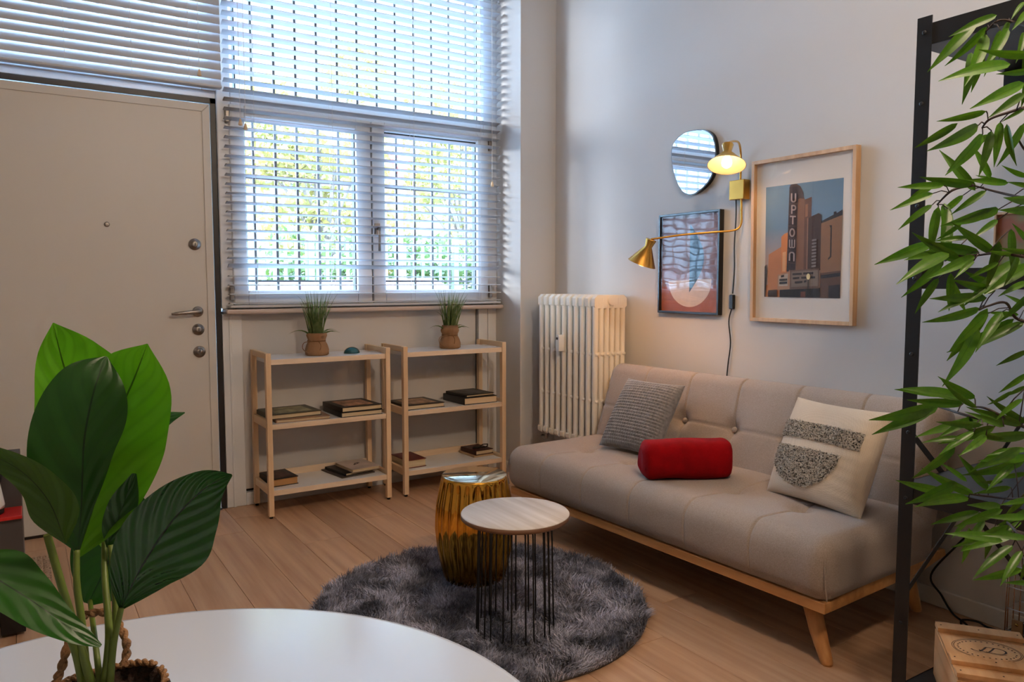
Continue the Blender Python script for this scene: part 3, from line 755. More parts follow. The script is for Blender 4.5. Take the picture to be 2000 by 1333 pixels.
# ------------------------------------------------------------------ shaggy rug
rg = thing('rug', 'round shaggy grey rug under the gold stool and wire table', 'rug', (1.374, 2.344, 0))
MB().lathe([(.597, 0), (.600, .004), (.597, .008), (0, .008)], 96).build('backing', M['grey'], rg)
def pile():
    N = 70000
    r_ = .60 * np.sqrt(rng.uniform(0, 1, N)); a = rng.uniform(0, 2 * np.pi, N)
    x = r_ * np.cos(a); y = r_ * np.sin(a)
    # locks of pile lean together
    fx = np.sin(x * 21 + 2.3 * np.sin(y * 17)) + np.sin(y * 33 + 1.3) * .7; fy = np.cos(y * 19 + 2.1 * np.sin(x * 23 + 1)) + np.sin(x * 37) * .7
    lx = fx * .55 + rng.normal(0, .45, N); ly = fy * .55 + rng.normal(0, .45, N) - .2
    nl = np.sqrt(lx ** 2 + ly ** 2 + .8); L = rng.uniform(.026, .042, N) 
    ln = np.minimum(1, .048 / L)
    ang = rng.uniform(0, np.pi, N); wx = np.cos(ang) * .0014; wy = np.sin(ang) * .0014
    V = np.zeros((N, 6, 3)); 
    for s, (t, wd) in enumerate(((0, 1), (.55, .9), (1, .35))):
        px = x + lx / nl * L * t ** 1.4; py = y + ly / nl * L * t ** 1.4; pz = .006 + L * .85 / nl * (1.6 * t - .55 * t * t)
        V[:, 2 * s, 0] = px - wx * wd; V[:, 2 * s, 1] = py - wy * wd; V[:, 2 * s, 2] = pz
        V[:, 2 * s + 1, 0] = px + wx * wd; V[:, 2 * s + 1, 1] = py + wy * wd; V[:, 2 * s + 1, 2] = pz
    b = np.arange(N)[:, None] * 6
    F = np.concatenate([b + np.array([0, 1, 3, 2]), b + np.array([2, 3, 5, 4])], 1).reshape(-1, 4)
    m = bpy.data.meshes.new('pile'); m.vertices.add(N * 6); m.vertices.foreach_set('co', V.reshape(-1).astype(np.float32))
    m.loops.add(F.size); m.loops.foreach_set('vertex_index', F.reshape(-1).astype(np.int32))
    m.polygons.add(len(F)); m.polygons.foreach_set('loop_start', (np.arange(len(F)) * 4).astype(np.int32)); m.polygons.foreach_set('loop_total', np.full(len(F), 4, np.int32))
    at_ = m.attributes.new('tone', 'FLOAT', 'POINT'); at_.data.foreach_set('value', np.repeat(rng.uniform(.35, 1.25, N), 6).astype(np.float32))
    m.update(calc_edges=True); return m
M['pile'] = mat('grey_shag_yarn', (.78, .78, .85), .8, col2=(.31, .33, .41), vscale=7, detail=3, sheen=.3, mid=(.38, .60))
_t = M['pile'].node_tree; _n = _t.nodes; _a = _n.new('ShaderNodeAttribute'); _a.attribute_name = 'tone'; _h = _n.new('ShaderNodeHueSaturation')
_src = _n['Principled BSDF'].inputs['Base Color'].links[0].from_socket; _t.links.new(_src, _h.inputs['Color']); _t.links.new(_a.outputs['Fac'], _h.inputs['Value']); _t.links.new(_h.outputs[0], _n['Principled BSDF'].inputs['Base Color'])
po_ = link('pile', pile(), M['pile'], rg); po_['kind'] = 'stuff'

# ------------------------------------------------------------------ gold stool
gs = thing('drum_stool', 'shiny gold fluted drum stool standing on the rug', 'stool', (1.462, 2.545, .022))
def flute(a, r_, z_):
    k = 22; return r_ * (1 - .055 * (abs(math.sin(a * k / 2)) ** .5 < .0)) - .0105 * (1 - abs(math.sin(a * k / 2)) ** .8) * min(1, max(0, (.405 - z_) / .03)) * min(1, z_ / .02 + .2)
prof = [(.112, 0), (.119, .004), (.131, .05), (.146, .12), (.1545, .20), (.154, .25), (.148, .31), (.138, .36), (.132, .392), (.130, .402), (.127, .409), (.122, .411)]
MB().lathe(prof, 176, None, True, flute).build('fluted_body', M['gold'], gs)
MB().lathe([(.126, .404), (.1265, .411), (.1235, .4135), (0, .412)], 72).build('top_plate', M['goldtop'], gs)

# ------------------------------------------------------------------ wire side table
st = thing('side_table', 'small round side table with whitewashed top and black wire legs', 'table', (1.352, 2.082, .016))
MB().lathe([(.176, .386), (.180, .390), (.180, .402), (.178, .404), (0, .404)], 72).build('table_top', M['sidetop'], st)
MB().lathe([(.1765, .3855), (.1808, .3895), (.1808, .4015)], 72).build('edge_band', M['sideedge'], st)
wm = MB().tube(smooth_path([(.075, 0, .384), (.10, 0, .381), (.118, 0, .366), (.1225, 0, .34), (.126, 0, .18), (.130, 0, .002)], 5), .0027, 7).mesh('wire_leg'); wm.materials.append(M['blackwire'])
for i in range(22):
    link('wire_leg', wm, None, st, None, (0, 0, 2 * math.pi * (i + .3) / 22 + (.035 if i % 2 else -.035)))
MB().tube([(.075 * math.cos(a), .075 * math.sin(a), .383) for a in np.linspace(0, 2 * math.pi, 40, endpoint=False)], .003, 6, True).build('top_ring', M['blackwire'], st)
MB().tube([(.129 * math.cos(a), .129 * math.sin(a), .006) for a in np.linspace(0, 2 * math.pi, 48, endpoint=False)], .0027, 6, True).build('base_ring', M['blackwire'], st)

# ------------------------------------------------------------------ white round table
wt = thing('round_table', 'white round table in the foreground under the leafy plant', 'table', (.04, .67, 0))
MB().lathe([(.385, .728), (.397, .738), (.400, .744), (.398, .749), (.392, .75), (0, .75)], 160).build('table_top', M['tabletop'], wt)
MB().lathe([(.24, 0), (.24, .012), (.06, .03), (.03, .06), (.028, .66), (.05, .70), (.14, .728)], 48).build('pedestal', M['white'], wt)

# ------------------------------------------------------------------ leafy potted plant on the table
PB = Vector((.053, .748, .7505))
lp = thing('potted_plant', 'big-leaved green plant in twine-edged coir pot on the white table', 'plant', PB)
def rough(a, r_, z_): return r_ * (1 + .03 * math.sin(9 * a + z_ * 60) + .02 * math.sin(23 * a))
MB().lathe([(.036, 0), (.042, .004), (.047, .03), (.049, .058), (.047, .066), (.042, .061), (.041, .052)], 72, None, True, rough).build('pot', M['coir'], lp)
MB().lathe([(0, .051), (.042, .050)], 40).build('soil', M['soil'], lp)
def twist(pts, r_, parent, nm):
    b = MB(); pts = smooth_path(pts, 8); n = len(pts)
    for ph in (0, math.pi):
        q = []
        for i, p in enumerate(pts):
            t = (pts[min(i + 1, n - 1)] - pts[max(i - 1, 0)]).normalized(); s_ = t.cross(Vector((.3, -.8, .5))).normalized(); c_ = t.cross(s_)
            a = i * .75 + ph; q.append(p + s_ * r_ * .6 * math.cos(a) + c_ * r_ * .6 * math.sin(a))
        b.tube(q, r_ * .75, 7)
    return b.build(nm, M['twine'], parent)
ring = [(.045 * math.cos(a), .045 * math.sin(a), .067 + .002 * math.sin(a * 3)) for a in np.linspace(.5, 2 * math.pi + .3, 22)]
twist(ring, .0028, lp, 'rim_twine')
lr = _r; 
def rel(x, y, d): return at(x, y, d) - PB
twist([rel(108, 1335, .645), rel(122, 1300, .648), rel(135, 1250, .66), rel(150, 1215, .675), rel(175, 1200, .69), rel(210, 1199, .70), rel(235, 1225, .69), rel(248, 1262, .675), rel(243, 1300, .66)], .0030, lp, 'handle')
def leaf(pts, hl, hr, m, tilt=0, fold=.25, name='leaf', wave=.02, parent=lp, n=18):
    """pts: midrib (x, y, depth) in the picture, base first; hl, hr: half widths in pixels on either side"""
    mids = smooth_path([rel(*p) for p in pts], 8); N = len(mids)
    def interp(h, t):
        f = t * (len(h) - 1); i = min(int(f), len(h) - 2); f -= i
        a0 = h[max(i - 1, 0)]; a1 = h[i]; a2 = h[i + 1]; a3 = h[min(i + 2, len(h) - 1)]
        return max(0, .5 * (2 * a1 + (a2 - a0) * f + (2 * a0 - 5 * a1 + 4 * a2 - a3) * f * f + (3 * a1 - a0 - 3 * a2 + a3) * f ** 3))
    P = []; UV = []; nv = 11
    for i, p in enumerate(mids):
        t = i / (N - 1); T = (mids[min(i + 1, N - 1)] - mids[max(i - 1, 0)]).normalized()
        view = -((p + PB) - Vector((0, 0, CAM_H))).normalized(); d = ((p + PB) - Vector((0, 0, CAM_H))).dot(_f)
        Nn = (view - T * view.dot(T)).normalized(); Nn = Matrix.Rotation(R(tilt), 3, T) @ Nn
        Wd = T.cross(Nn).normalized()
        ct_ = max(.35, math.cos(R(tilt)))
        for j in range(nv):
            s_ = -1 + 2 * j / (nv - 1); h = (interp(hl, t) if s_ < 0 else interp(hr, t)) * d / FPX / ct_
            q = p + Wd * (h * s_) + Nn * (fold * h * (abs(s_) ** 1.4)) + Nn * (wave * h * math.sin(t * 17 + s_ * 2) * abs(s_))
            P.append(q); UV.append((t, s_))
    b = MB(); b.grid(P, N, nv); me = b.mesh(name)
    ul = me.uv_layers.new(name='UVMap')
    for lo in me.loops: ul.data[lo.index].uv = UV[lo.vertex_index]
    return link(name, me, M[m], parent)
def stalk(pts, r0, r1):
    q = smooth_path([rel(*p) for p in pts], 6); n = len(q)
    MB().tube(q, [r0 + (r1 - r0) * i / (n - 1) for i in range(n)], 9).build('stalk', M['stem'], lp)
# back left bright leaf
leaf([(205, 1075, .72), (185, 930, .73), (150, 800, .735), (120, 700, .73), (104, 631, .72)], [2, 60, 80, 62, 38, 1], [2, 60, 98, 102, 62, 1], 'leaf_light', 12, .12)
# right bright leaf
leaf([(150, 1092, .69), (185, 980, .70), (215, 850, .71), (262, 740, .71), (288, 672, .70)], [2, 50, 62, 70, 60, 1], [2, 66, 102, 98, 66, 1], 'leaf_light', -16, .12)
# big dark leaf facing the room
leaf([(152, 1080, .665), (160, 980, .655), (165, 860, .65), (185, 760, .655), (208, 697, .67)], [2, 70, 92, 92, 64, 2], [2, 18, 46, 66, 48, 2], 'leaf_dark', 8, .16)
# right dark leaf
leaf([(236, 1192, .67), (275, 1110, .665), (335, 1020, .66), (400, 955, .66), (453, 928, .665)], [2, 46, 74, 66, 36, 2], [2, 56, 92, 72, 34, 2], 'leaf_gloss', 18, .22)
# left curled leaf
leaf([(128, 1062, .625), (98, 985, .615), (50, 928, .605), (-10, 892, .595), (-70, 870, .585)], [2, 34, 26, 22, 16, 2], [2, 46, 40, 28, 18, 2], 'leaf_mid', -20, .3)
# low left dark leaf curling to the front
leaf([(-80, 1085, .60), (0, 1135, .60), (75, 1183, .60), (140, 1230, .60), (197, 1263, .605)], [2, 52, 44, 26, 16, 3], [2, 56, 50, 44, 24, 3], 'leaf_dark', -30, .25)
# leaves behind the stems
leaf([(268, 960, .735), (238, 1040, .735), (205, 1112, .735), (172, 1180, .735)], [4, 84, 92, 66, 8], [4, 66, 74, 54, 8], 'leaf_dark', 10, .15)
leaf([(210, 1070, .70), (225, 1030, .70), (245, 975, .695), (262, 925, .69)], [2, 24, 28, 4], [2, 26, 22, 4], 'leaf_dark', 20, .2)
# narrow leaf whose tip peeks out towards the door
leaf([(190, 960, .76), (240, 880, .77), (300, 825, .78), (361, 806, .79)], [2, 30, 22, 1], [2, 30, 20, 1], 'leaf_dark', 55, .2)
stalk([(205, 1330, .665), (213, 1240, .67), (205, 1130, .69), (204, 1060, .71)], .0036, .0025)
stalk([(170, 1330, .66), (160, 1220, .66), (150, 1140, .66), (150, 1075, .665)], .0036, .0025)
stalk([(215, 1335, .665), (222, 1260, .665), (237, 1188, .668)], .0033, .0025)
stalk([(178, 1335, .66), (150, 1240, .645), (122, 1150, .63), (92, 1045, .62)], .0038, .003)
stalk([(160, 1335, .66), (145, 1270, .645), (118, 1215, .615), (96, 1203, .612)], .0032, .0024)
stalk([(195, 1335, .67), (188, 1270, .68), (176, 1175, .735)], .003, .0022)
stalk([(212, 1335, .67), (226, 1200, .69), (216, 1065, .70)], .0035, .0025)

# ------------------------------------------------------------------ wall lamp
wl = thing('wall_lamp', 'two-armed brass wall lamp above the sofa, both bulbs lit', 'lamp', (XS, 2.40, 1.60))
def rw(x, y, z): return Vector((x - XS, y - 2.40, z - 1.60))
MB().box(-.042, 0, -.058, .026, -.045, .043).build('wall_box', M['brass'], wl, .003)
b = MB(); b.lathe([(.004, 0), (.004, .0015), (0, .0018)], 10, Matrix.Translation((-.022, -.043, 0)) @ Matrix.Rotation(R(90), 4, 'X')); b.build('screw', M['steel'], wl)
def shade(apex, axis, L, r_open, bulbmat, label):
    ax = Vector(axis).normalized(); q = ax.to_track_quat('Z', 'Y').to_matrix().to_4x4(); q.translation = apex
    neck = .036; s_ = MB().lathe([(.0, 0), (.0235, 0), (.0245, .003), (.017, neck), (r_open, L), (r_open + .0006, L + .001)], 56, q, cap=False).build('shade', M['brass'], wl)
    MB().lathe([(.012, neck - .004), (.0165, neck + .001), (r_open - .001, L + .0006)], 56, q, cap=False).build('shade_lining', M['brassin'], s_)
    MB().lathe([(.011, neck - .02), (.011, neck + .02)], 16, q).build('bulb_socket', M['plastic'], s_)
    zb = L - .012
    bb = MB().lathe([(.008, zb - .04), (.012, zb - .03), (.020, zb - .012), (.0225, zb + .002), (.020, zb + .014), (.012, zb + .022), (0, zb + .0245)], 24, q).build('bulb', bulbmat, s_)
    return s_
u_ap = rw(2.580, 2.298, 1.772); shade(u_ap, (-.30, -.22, -.92), .100, .080, M['bulb'], 'upper')
u2 = u_ap + Vector((0, 0, -.004))
up = [rw(2.757, 2.378, 1.64), rw(2.757, 2.378, 1.70), rw(2.745, 2.37, 1.765), rw(2.70, 2.345, 1.80), rw(2.625, 2.318, 1.792), rw(2.585, 2.300, 1.778)]
MB().tube(smooth_path(up, 6), .0048, 10).build('upper_arm', M['brass'], wl)
l_ap = rw(2.438, 2.612, 1.378); shade(l_ap, (-.07, .16, -.42), .118, .066, M['bulb2'], 'lower')
dn = [rw(2.757, 2.37, 1.56), rw(2.757, 2.368, 1.50), rw(2.755, 2.366, 1.45), rw(2.742, 2.374, 1.424), rw(2.715, 2.396, 1.414), rw(2.66, 2.438, 1.409), rw(2.55, 2.523, 1.398), rw(2.455, 2.598, 1.382), rw(2.437, 2.613, 1.379)]
MB().tube(smooth_path(dn, 6), .0048, 10).build('lower_arm', M['brass'], wl)
cb = [(2.765, 2.408, 1.556), (2.772, 2.412, 1.48), (2.772, 2.418, 1.36), (2.771, 2.414, 1.24), (2.770, 2.420, 1.13)]
cord = MB().tube(smooth_path([rw(*p) for p in cb], 6), .0030, 7)
cord.tube(smooth_path([rw(*p) for p in ((2.770, 2.424, 1.06), (2.771, 2.44, 1.0), (2.772, 2.428, .90), (2.772, 2.44, .80), (2.773, 2.45, .70), (2.773, 2.45, .60))], 6), .0030, 7)
cord.build('power_cord', M['rubber'], wl)
MB().box(-.020, -.002, .009, .034, -.542, -.475).build('inline_switch', M['rubber'], wl, .004)

# ------------------------------------------------------------------ mirror
def wallpoly(pts, x0, x1): return MB().prism(pts, lambda u, v, h: Vector((h - XS, u - 2.69, v - 1.76)), x0, x1)
mpx = [(1362, 253), (1378, 254), (1390, 262), (1396, 277), (1398, 296), (1397, 315), (1393, 335), (1386, 352), (1374, 366), (1360, 377), (1347, 381), (1335, 377), (1326, 366), (1319, 350), (1314, 332), (1311, 312), (1311, 293), (1315, 279), (1325, 267), (1341, 257)]
mp_ = [onplane(x, y, 0, XS - .026) for x, y in mpx]
mp2 = smooth_path([Vector((p.y, p.z, 0)) for p in mp_] + [Vector((mp_[0].y, mp_[0].z, 0))], 4)[:-1]
c_ = sum(mp2, Vector()) / len(mp2)
mr_ = thing('wall_mirror', 'pebble-shaped wall mirror with thin dark rim beside brass lamp', 'mirror', (XS, 2.69, 1.76))
wallpoly([(p.x, p.y) for p in mp2], XS - .024, XS - .002).build('rim', M['blackframe'], mr_)
wallpoly([((p - c_).x * .968 + c_.x, (p - c_).y * .975 + c_.y) for p in mp2], XS - .0262, XS - .02).build('mirror_glass', M['mirror'], mr_)

# ------------------------------------------------------------------ framed pictures
def frame_parts(t, w, h, d, bar, m, bev=.0015):
    for a in ((-w / 2, -w / 2 + bar, -h / 2, h / 2), (w / 2 - bar, w / 2, -h / 2, h / 2), (-w / 2 + bar, w / 2 - bar, -h / 2, -h / 2 + bar), (-w / 2 + bar, w / 2 - bar, h / 2 - bar, h / 2)):
        MB().box(-d, 0, a[0], a[1], a[2], a[3]).build('frame_bar', m, t, bev)
class Art:
    """flat print: polygons in picture units, painted back to front"""
    def __init__(s, parent, to, x): s.p = parent; s.to = to; s.x = x; s.k = 0
    def poly(s, pts, col, name='printed_shape', m=None):
        s.k += 1; x = s.x - s.k * .00012
        vs = [Vector((x, *s.to(*q))) for q in pts]
        b = MB(); b.add(vs, [tuple(range(len(vs)))])
        return b.build(name, m or mat('ink', col, .75, var=.12, vscale=25), s.p)
    def stroke(s, lines, w, m, name='letter'):
        s.k += 1; x = s.x - s.k * .00012; b = MB()
        for ln in lines:
            for (a, c) in zip(ln[:-1], ln[1:]):
                a = Vector(a); c = Vector(c); d = (c - a).normalized(); n_ = Vector((-d.y, d.x)) * w / 2; e = d * w * .35
                q = [a - e + n_, c + e + n_, c + e - n_, a - e - n_]
                b.add([Vector((x, *s.to(*v))) for v in q], [(0, 1, 2, 3)])
        return b.build(name, m, s.p)
# oak frame, city print
pf = thing('picture_frame', 'light oak framed photograph of a cinema tower reading UPTOWN', 'picture', (XS - .001, 2.052, 1.362))
pf.rotation_euler = (0, R(-1.0), 0)
PFD = .032
frame_parts(pf, .505, .705, PFD, .016, M['oakframe'])
MB().box(-.012, -.002, -.24, .24, -.34, .34).build('mount_board', M['paper'], pf)
MB().box(-.0275, -.026, -.238, .238, -.338, .338).build('glazing', M['picglass'], pf)
W_, H_ = .375, .478
def to_city(x, y):
    u = (x - 65) / 812; tp = 130 - 110 * u; v = (y - tp) / (1270 - tp)
    return (W_ / 2 - u * W_, -.005 + H_ / 2 - v * H_)
sky = mat('print_sky', (.36, .46, .54), .8); t_ = sky.node_tree; n_ = t_.nodes; l_ = t_.links
tc_ = n_.new('ShaderNodeTexCoord'); sx_ = n_.new('ShaderNodeSeparateXYZ'); l_.new(tc_.outputs['Generated'], sx_.inputs[0]); rp_ = n_.new('ShaderNodeValToRGB')
l_.new(sx_.outputs[2], rp_.inputs[0]); el = rp_.color_ramp.elements; el[0].position = .30; el[0].color = lin((.72, .62, .58)); el[1].position = .62; el[1].color = lin((.40, .50, .58)); l_.new(rp_.outputs[0], n_['Principled BSDF'].inputs['Base Color'])
A = Art(pf, to_city, -.0121)
A.poly([(65, 130), (877, 20), (868, 1270), (65, 1270)], None, 'print_sky', sky)
A.poly([(105, 825), (245, 742), (315, 742), (315, 1270), (65, 1270), (75, 1150), (100, 1140)], (.72, .45, .27))
A.poly([(245, 640), (280, 605), (318, 590), (316, 1010), (250, 1010)], (.80, .47, .23))
A.poly([(262, 800), (300, 790), (298, 1000), (262, 1000)], (.86, .62, .42))
A.poly([(420, 200), (455, 170), (492, 240), (492, 1000), (408, 1000)], (.48, .32, .22))
A.poly([(492, 248), (565, 218), (565, 440), (522, 450), (522, 1000), (492, 1000)], (.38, .24, .17))
A.poly([(500, 300), (528, 290), (528, 420), (500, 430)], (.55, .36, .24))
A.poly([(330, 110), (350, 92), (400, 85), (445, 110), (478, 180), (482, 240), (440, 235), (420, 250)], (.29, .20, .16))
A.poly([(328, 118), (420, 112), (408, 1000), (310, 1000)], (.20, .12, .12), 'sign_face')
for yy in (290, 400, 520, 645, 770, 905): A.poly([(324 - (yy - 290) * .015, yy), (416, yy), (416, yy + 7), (324 - (yy - 290) * .015, yy + 7)], (.33, .22, .20))
A.poly([(524, 440), (640, 385), (668, 405), (668, 980), (524, 980)], (.27, .18, .14))
A.poly([(524, 440), (535, 435), (535, 980), (524, 980)], (.55, .38, .28))
A.poly([(668, 485), (876, 400), (868, 1010), (668, 1010)], (.52, .36, .24))
A.poly([(668, 470), (790, 400), (790, 372), (815, 365), (820, 385), (876, 345), (876, 402), (668, 492)], (.17, .13, .13))
A.poly([(750, 510), (776, 510), (776, 840), (745, 872), (742, 855), (762, 830), (762, 540)], (.20, .14, .12))
A.poly([(668, 1010), (868, 980), (868, 1270), (668, 1270)], (.36, .24, .17))
A.poly([(675, 1032), (868, 1000), (868, 1040), (675, 1068)], (.15, .12, .13))
A.poly([(755, 1140), (868, 1125), (868, 1268), (755, 1268)], (.18, .13, .12))
A.poly([(65, 950), (85, 930), (95, 1000), (78, 1270), (65, 1270)], (.22, .16, .14))
A.poly([(110, 1200), (210, 1190), (210, 1268), (110, 1268)], (.25, .17, .12))
A.poly([(240, 1180), (672, 1165), (672, 1269), (240, 1269)], (.13, .10, .09))
A.poly([(470, 1210), (520, 1205), (520, 1265), (470, 1265)], (.42, .22, .14))
A.poly([(215, 1035), (335, 1000), (350, 978), (352, 1185), (215, 1195)], (.66, .48, .36), 'marquee_face')
A.poly([(228, 1048), (330, 1018), (330, 1150), (228, 1155)], (.72, .64, .56))
A.poly([(352, 985), (660, 960), (660, 1170), (352, 1188)], (.40, .30, .24), 'marquee_face')
A.poly([(368, 1000), (648, 978), (648, 1145), (368, 1160)], (.47, .39, .33))
for q in ((380, 1025, 480), (495, 1015, 600), (385, 1068, 455), (475, 1060, 620), (408, 1110, 490), (505, 1100, 532), (255, 1050, 290), (238, 1088, 325), (238, 1120, 325)):
    A.poly([(q[0], q[1] - 9), (q[2], q[1] - 16), (q[2], q[1] + 6), (q[0], q[1] + 13)], (.19, .14, .13), 'marquee_lettering')
for yy in range(660, 960, 34): A.poly([(582, yy), (628, yy - 8), (628, yy + 12), (582, yy + 20)], (.50, .44, .41))
A.poly([(552 + 20 * math.cos(a), 1048 + 32 * math.sin(a)) for a in np.linspace(0, 2 * math.pi, 14, endpoint=False)], (.92, .84, .62), 'street_lamp')
A.poly([(548, 1080), (556, 1080), (556, 1268), (548, 1268)], (.14, .11, .10))
LM = mat('sign_letters', (.66, .57, .54), .7); arc = lambda cx, cy, rx, ry, a0, a1, n=9: [(cx + rx * math.cos(a), cy + ry * math.sin(a)) for a in np.linspace(a0, a1, n)]
pi_ = math.pi
A.stroke([[(361, 190), (361, 250)] + arc(382, 250, 21, 22, pi_, 0) + [(403, 250), (403, 190)]], 15, LM)
A.stroke([[(366, 392), (366, 312), (388, 312)] + arc(388, 334, 18, 22, -pi_ / 2, pi_ / 2) + [(366, 356)]], 14, LM)
A.stroke([[(352, 424), (406, 424)], [(379, 424), (378, 500)]], 15, LM)
A.stroke([arc(374, 592, 24, 38, 0, 2 * pi_, 17)], 15, LM)
A.stroke([[(348, 668), (348, 735)] + arc(361, 735, 13, 14, pi_, 0, 7)[::1] + [(374, 668)], [(374, 735)] + arc(388, 735, 14, 14, pi_, 0, 7) + [(402, 668)]], 12, LM)
A.stroke([[(350, 880), (350, 820)] + arc(374, 820, 24, 22, pi_, 2 * pi_) + [(398, 885)]], 15, LM)
# black frame, abstract print
bf = thing('picture_frame', 'black framed abstract print with white half circle and blue leaf', 'picture', (XS - .001, 2.690, 1.275))
frame_parts(bf, .405, .495, .030, .011, M['blackframe'])
MB().box(-.012, -.002, -.195, .195, -.24, .24).build('backing', M['paper'], bf)
MB().box(-.0245, -.0235, -.193, .193, -.238, .238).build('glazing', M['plexi'], bf)
B_ = Art(bf, lambda u, v: (.193 - u * .386, .238 - v * .476), -.0121)
B_.poly([(0, 0), (1, 0), (1, .74), (0, .74)], (.52, .36, .33), 'print_ground')
B_.poly([(0, .74), (1, .72), (1, 1), (0, 1)], (.56, .30, .22), 'print_ground')
B_.poly([(.13, .68)] + [(.50 + .37 * math.cos(a), .68 + .27 * math.sin(a)) for a in np.linspace(pi_, 0, 25)] + [(.87, .66)], (.90, .80, .74), 'half_circle')
B_.poly([(.50, .10)] + [(.50 + .24 * math.sin(a), .10 + .70 * a / pi_) for a in np.linspace(.1, pi_ - .05, 18)] + [(.50, .80)], (.15, .27, .34), 'leaf_shape')
# small brown print further right on the wall
cpf = thing('picture_frame', 'brown and green print on the wall, half hidden behind bamboo leaves', 'picture', (XS - .001, 1.12, 1.29))
frame_parts(cpf, .36, .25, .016, .008, M['oakframe'])
MB().box(-.008, -.002, -.175, .175, -.12, .12).build('print', mat('brown_green_print', (.55, .30, .18), .7, col2=(.45, .50, .30), vscale=9), cpf)

# ------------------------------------------------------------------ black metal rack
RX, RY, RD, RLn = 1.885, 1.085, .87, .38; RZ = .12
rk = thing('metal_rack', 'tall black metal shelving rack at right beside the sofa', 'rack', (RX, RY, 0))
PWD = .036
rack_h = 1.828
def post(x, y, sx, sy):
    b = MB(); t = .003
    b.prism([(0, 0), (sx * PWD, 0), (sx * PWD, sy * t), (sx * t, sy * t), (sx * t, sy * PWD), (0, sy * PWD)], lambda u, v, h: Vector((x + u, y + v, h)), 0, rack_h)
    o = b.build('post', M['blackmetal'], rk)
    for z in (.10, .30, .63, .80, 1.0, 1.19, 1.37, 1.62, 1.79):
        MB().lathe([(.0055, 0), (.0050, .0014), (.003, .0020), (0, .0012)], 12, Matrix.Translation((x, y + sy * PWD * .5, z)) @ Matrix.Rotation(R(-90 if sx > 0 else 90), 4, 'Y')).build('bolt', M['rubber'], o)
post(0, 0, 1, -1); post(RD, 0, -1, -1); post(0, -RLn, 1, 1); post(RD, -RLn, -1, 1)
for z in (RZ, .668, 1.215, 1.765):
    s_ = MB().box(.004, RD - .004, -RLn + .004, -.004, z - .006, z).build('shelf', M['blackmetal'], rk)
    for a in ((.003, .006, -RLn + .004, -.004), (RD - .006, RD - .003, -RLn + .004, -.004), (.004, RD - .004, -.007, -.004), (.004, RD - .004, -RLn + .004, -RLn + .007)):
        top_ = z + (.0 if z < 1.7 else .045); MB().box(a[0], a[1], a[2], a[3], top_ - .05, top_).build('lip', M['blackmetal'], s_)
def brace(z0, z1):
    b = MB(); p0 = Vector((.012, .003, z0)); p1 = Vector((RD - .012, .003, z1)); d = (p1 - p0).normalized(); n_ = Vector((-d.z, 0, d.x)) * .008
    y_ = Vector((0, .002, 0)); b.add([p0 - n_, p0 + n_, p1 + n_, p1 - n_, p0 - n_ + y_, p0 + n_ + y_, p1 + n_ + y_, p1 - n_ + y_], [(0, 1, 2, 3), (7, 6, 5, 4), (0, 4, 5, 1), (2, 6, 7, 3), (1, 5, 6, 2), (0, 3, 7, 4)])
    b.build('cross_brace', M['blackmetal'], rk)
brace(.822, .15); brace(.33, .89)
MB().box(.42, .424, -RLn + .01, -.008, 1.715, 1.759).build('stiffener', M['blackmetal'], rk)

# ------------------------------------------------------------------ crate, basket
ca = math.atan2(-.128, .097)
cr = thing('wooden_crate', 'pine wine crate with oval monogram stamp on the rack shelf', 'crate', (2.045, 1.062, RZ + .001), ca)
CW, CL, CH = .195, .29, .138   # local x: width, local -y: length
MB().box(0, .011, -CL, 0, 0, CH - .012).build('side_panel', M['crate'], cr, .001); MB().box(CW - .011, CW, -CL, 0, 0, CH - .012).build('side_panel', M['crate'], cr, .001)
MB().box(.011, CW - .011, -.011, 0, 0, CH - .012).build('end_panel', M['crate'], cr, .001); MB().box(.011, CW - .011, -CL, -CL + .011, 0, CH - .012).build('end_panel', M['crate'], cr, .001)
MB().box(0, CW, -CL, 0, 0, .008).build('bottom_panel', M['crate'], cr)
lid = MB().box(.002, CW - .002, -CL + .002, -.002, CH - .012, CH - .004).build('lid', M['crate'], cr, .001)
for y0_, y1_ in ((-.042, .001), (-.225, -.185), (-CL - .001, -CL + .03)):
    bt = MB().box(-.001, CW + .001, y0_, y1_, CH - .004, CH + .008).build('lid_batten', M['crate'], cr, .0012)
    for q in (.05, .5, .95): MB().lathe([(.0022, 0), (.0018, .0006), (0, .0006)], 8, Matrix.Translation((CW * q, (y0_ + y1_) / 2, CH + .008))).build('nail', M['ink'], bt)
stamp = MB(); sz_ = CH - .0035; sc_ = Vector((CW * .5, -.1135, 0))
for rx, ry in ((.078, .058), (.074, .054)):
    o_ = [(sc_.x + rx * math.cos(a), sc_.y + ry * math.sin(a), sz_) for a in np.linspace(0, 2 * pi_, 48, endpoint=False)]
    i_ = [(sc_.x + (rx - .0013) * math.cos(a), sc_.y + (ry - .0013) * math.sin(a), sz_) for a in np.linspace(0, 2 * pi_, 48, endpoint=False)]
    stamp.add(o_ + i_, [(k, (k + 1) % 48, 48 + (k + 1) % 48, 48 + k) for k in range(48)])
stamp.build('stamp_border', M['ink'], lid)
mono = MB()
def ribbon(pts, w):
    q = smooth_path([Vector((x, y, 0)) for x, y in pts], 6); n = len(q)
    vs = []
    for i, p in enumerate(q):
        d = (q[min(i + 1, n - 1)] - q[max(i - 1, 0)]).normalized(); nn = Vector((-d.y, d.x, 0)) * w * (.35 + .65 * abs(d.y))
        vs += [p + nn + sc_ + Vector((0, 0, sz_)), p - nn + sc_ + Vector((0, 0, sz_))]
    mono.grid(vs, n, 2, False)
for dx in (0, .018):
    ribbon([(-.036 + dx, -.004), (-.030 + dx, -.010), (-.018 + dx, -.012), (-.008 + dx, .0), (.002 + dx, .016), (.014 + dx, .016)], .0022)
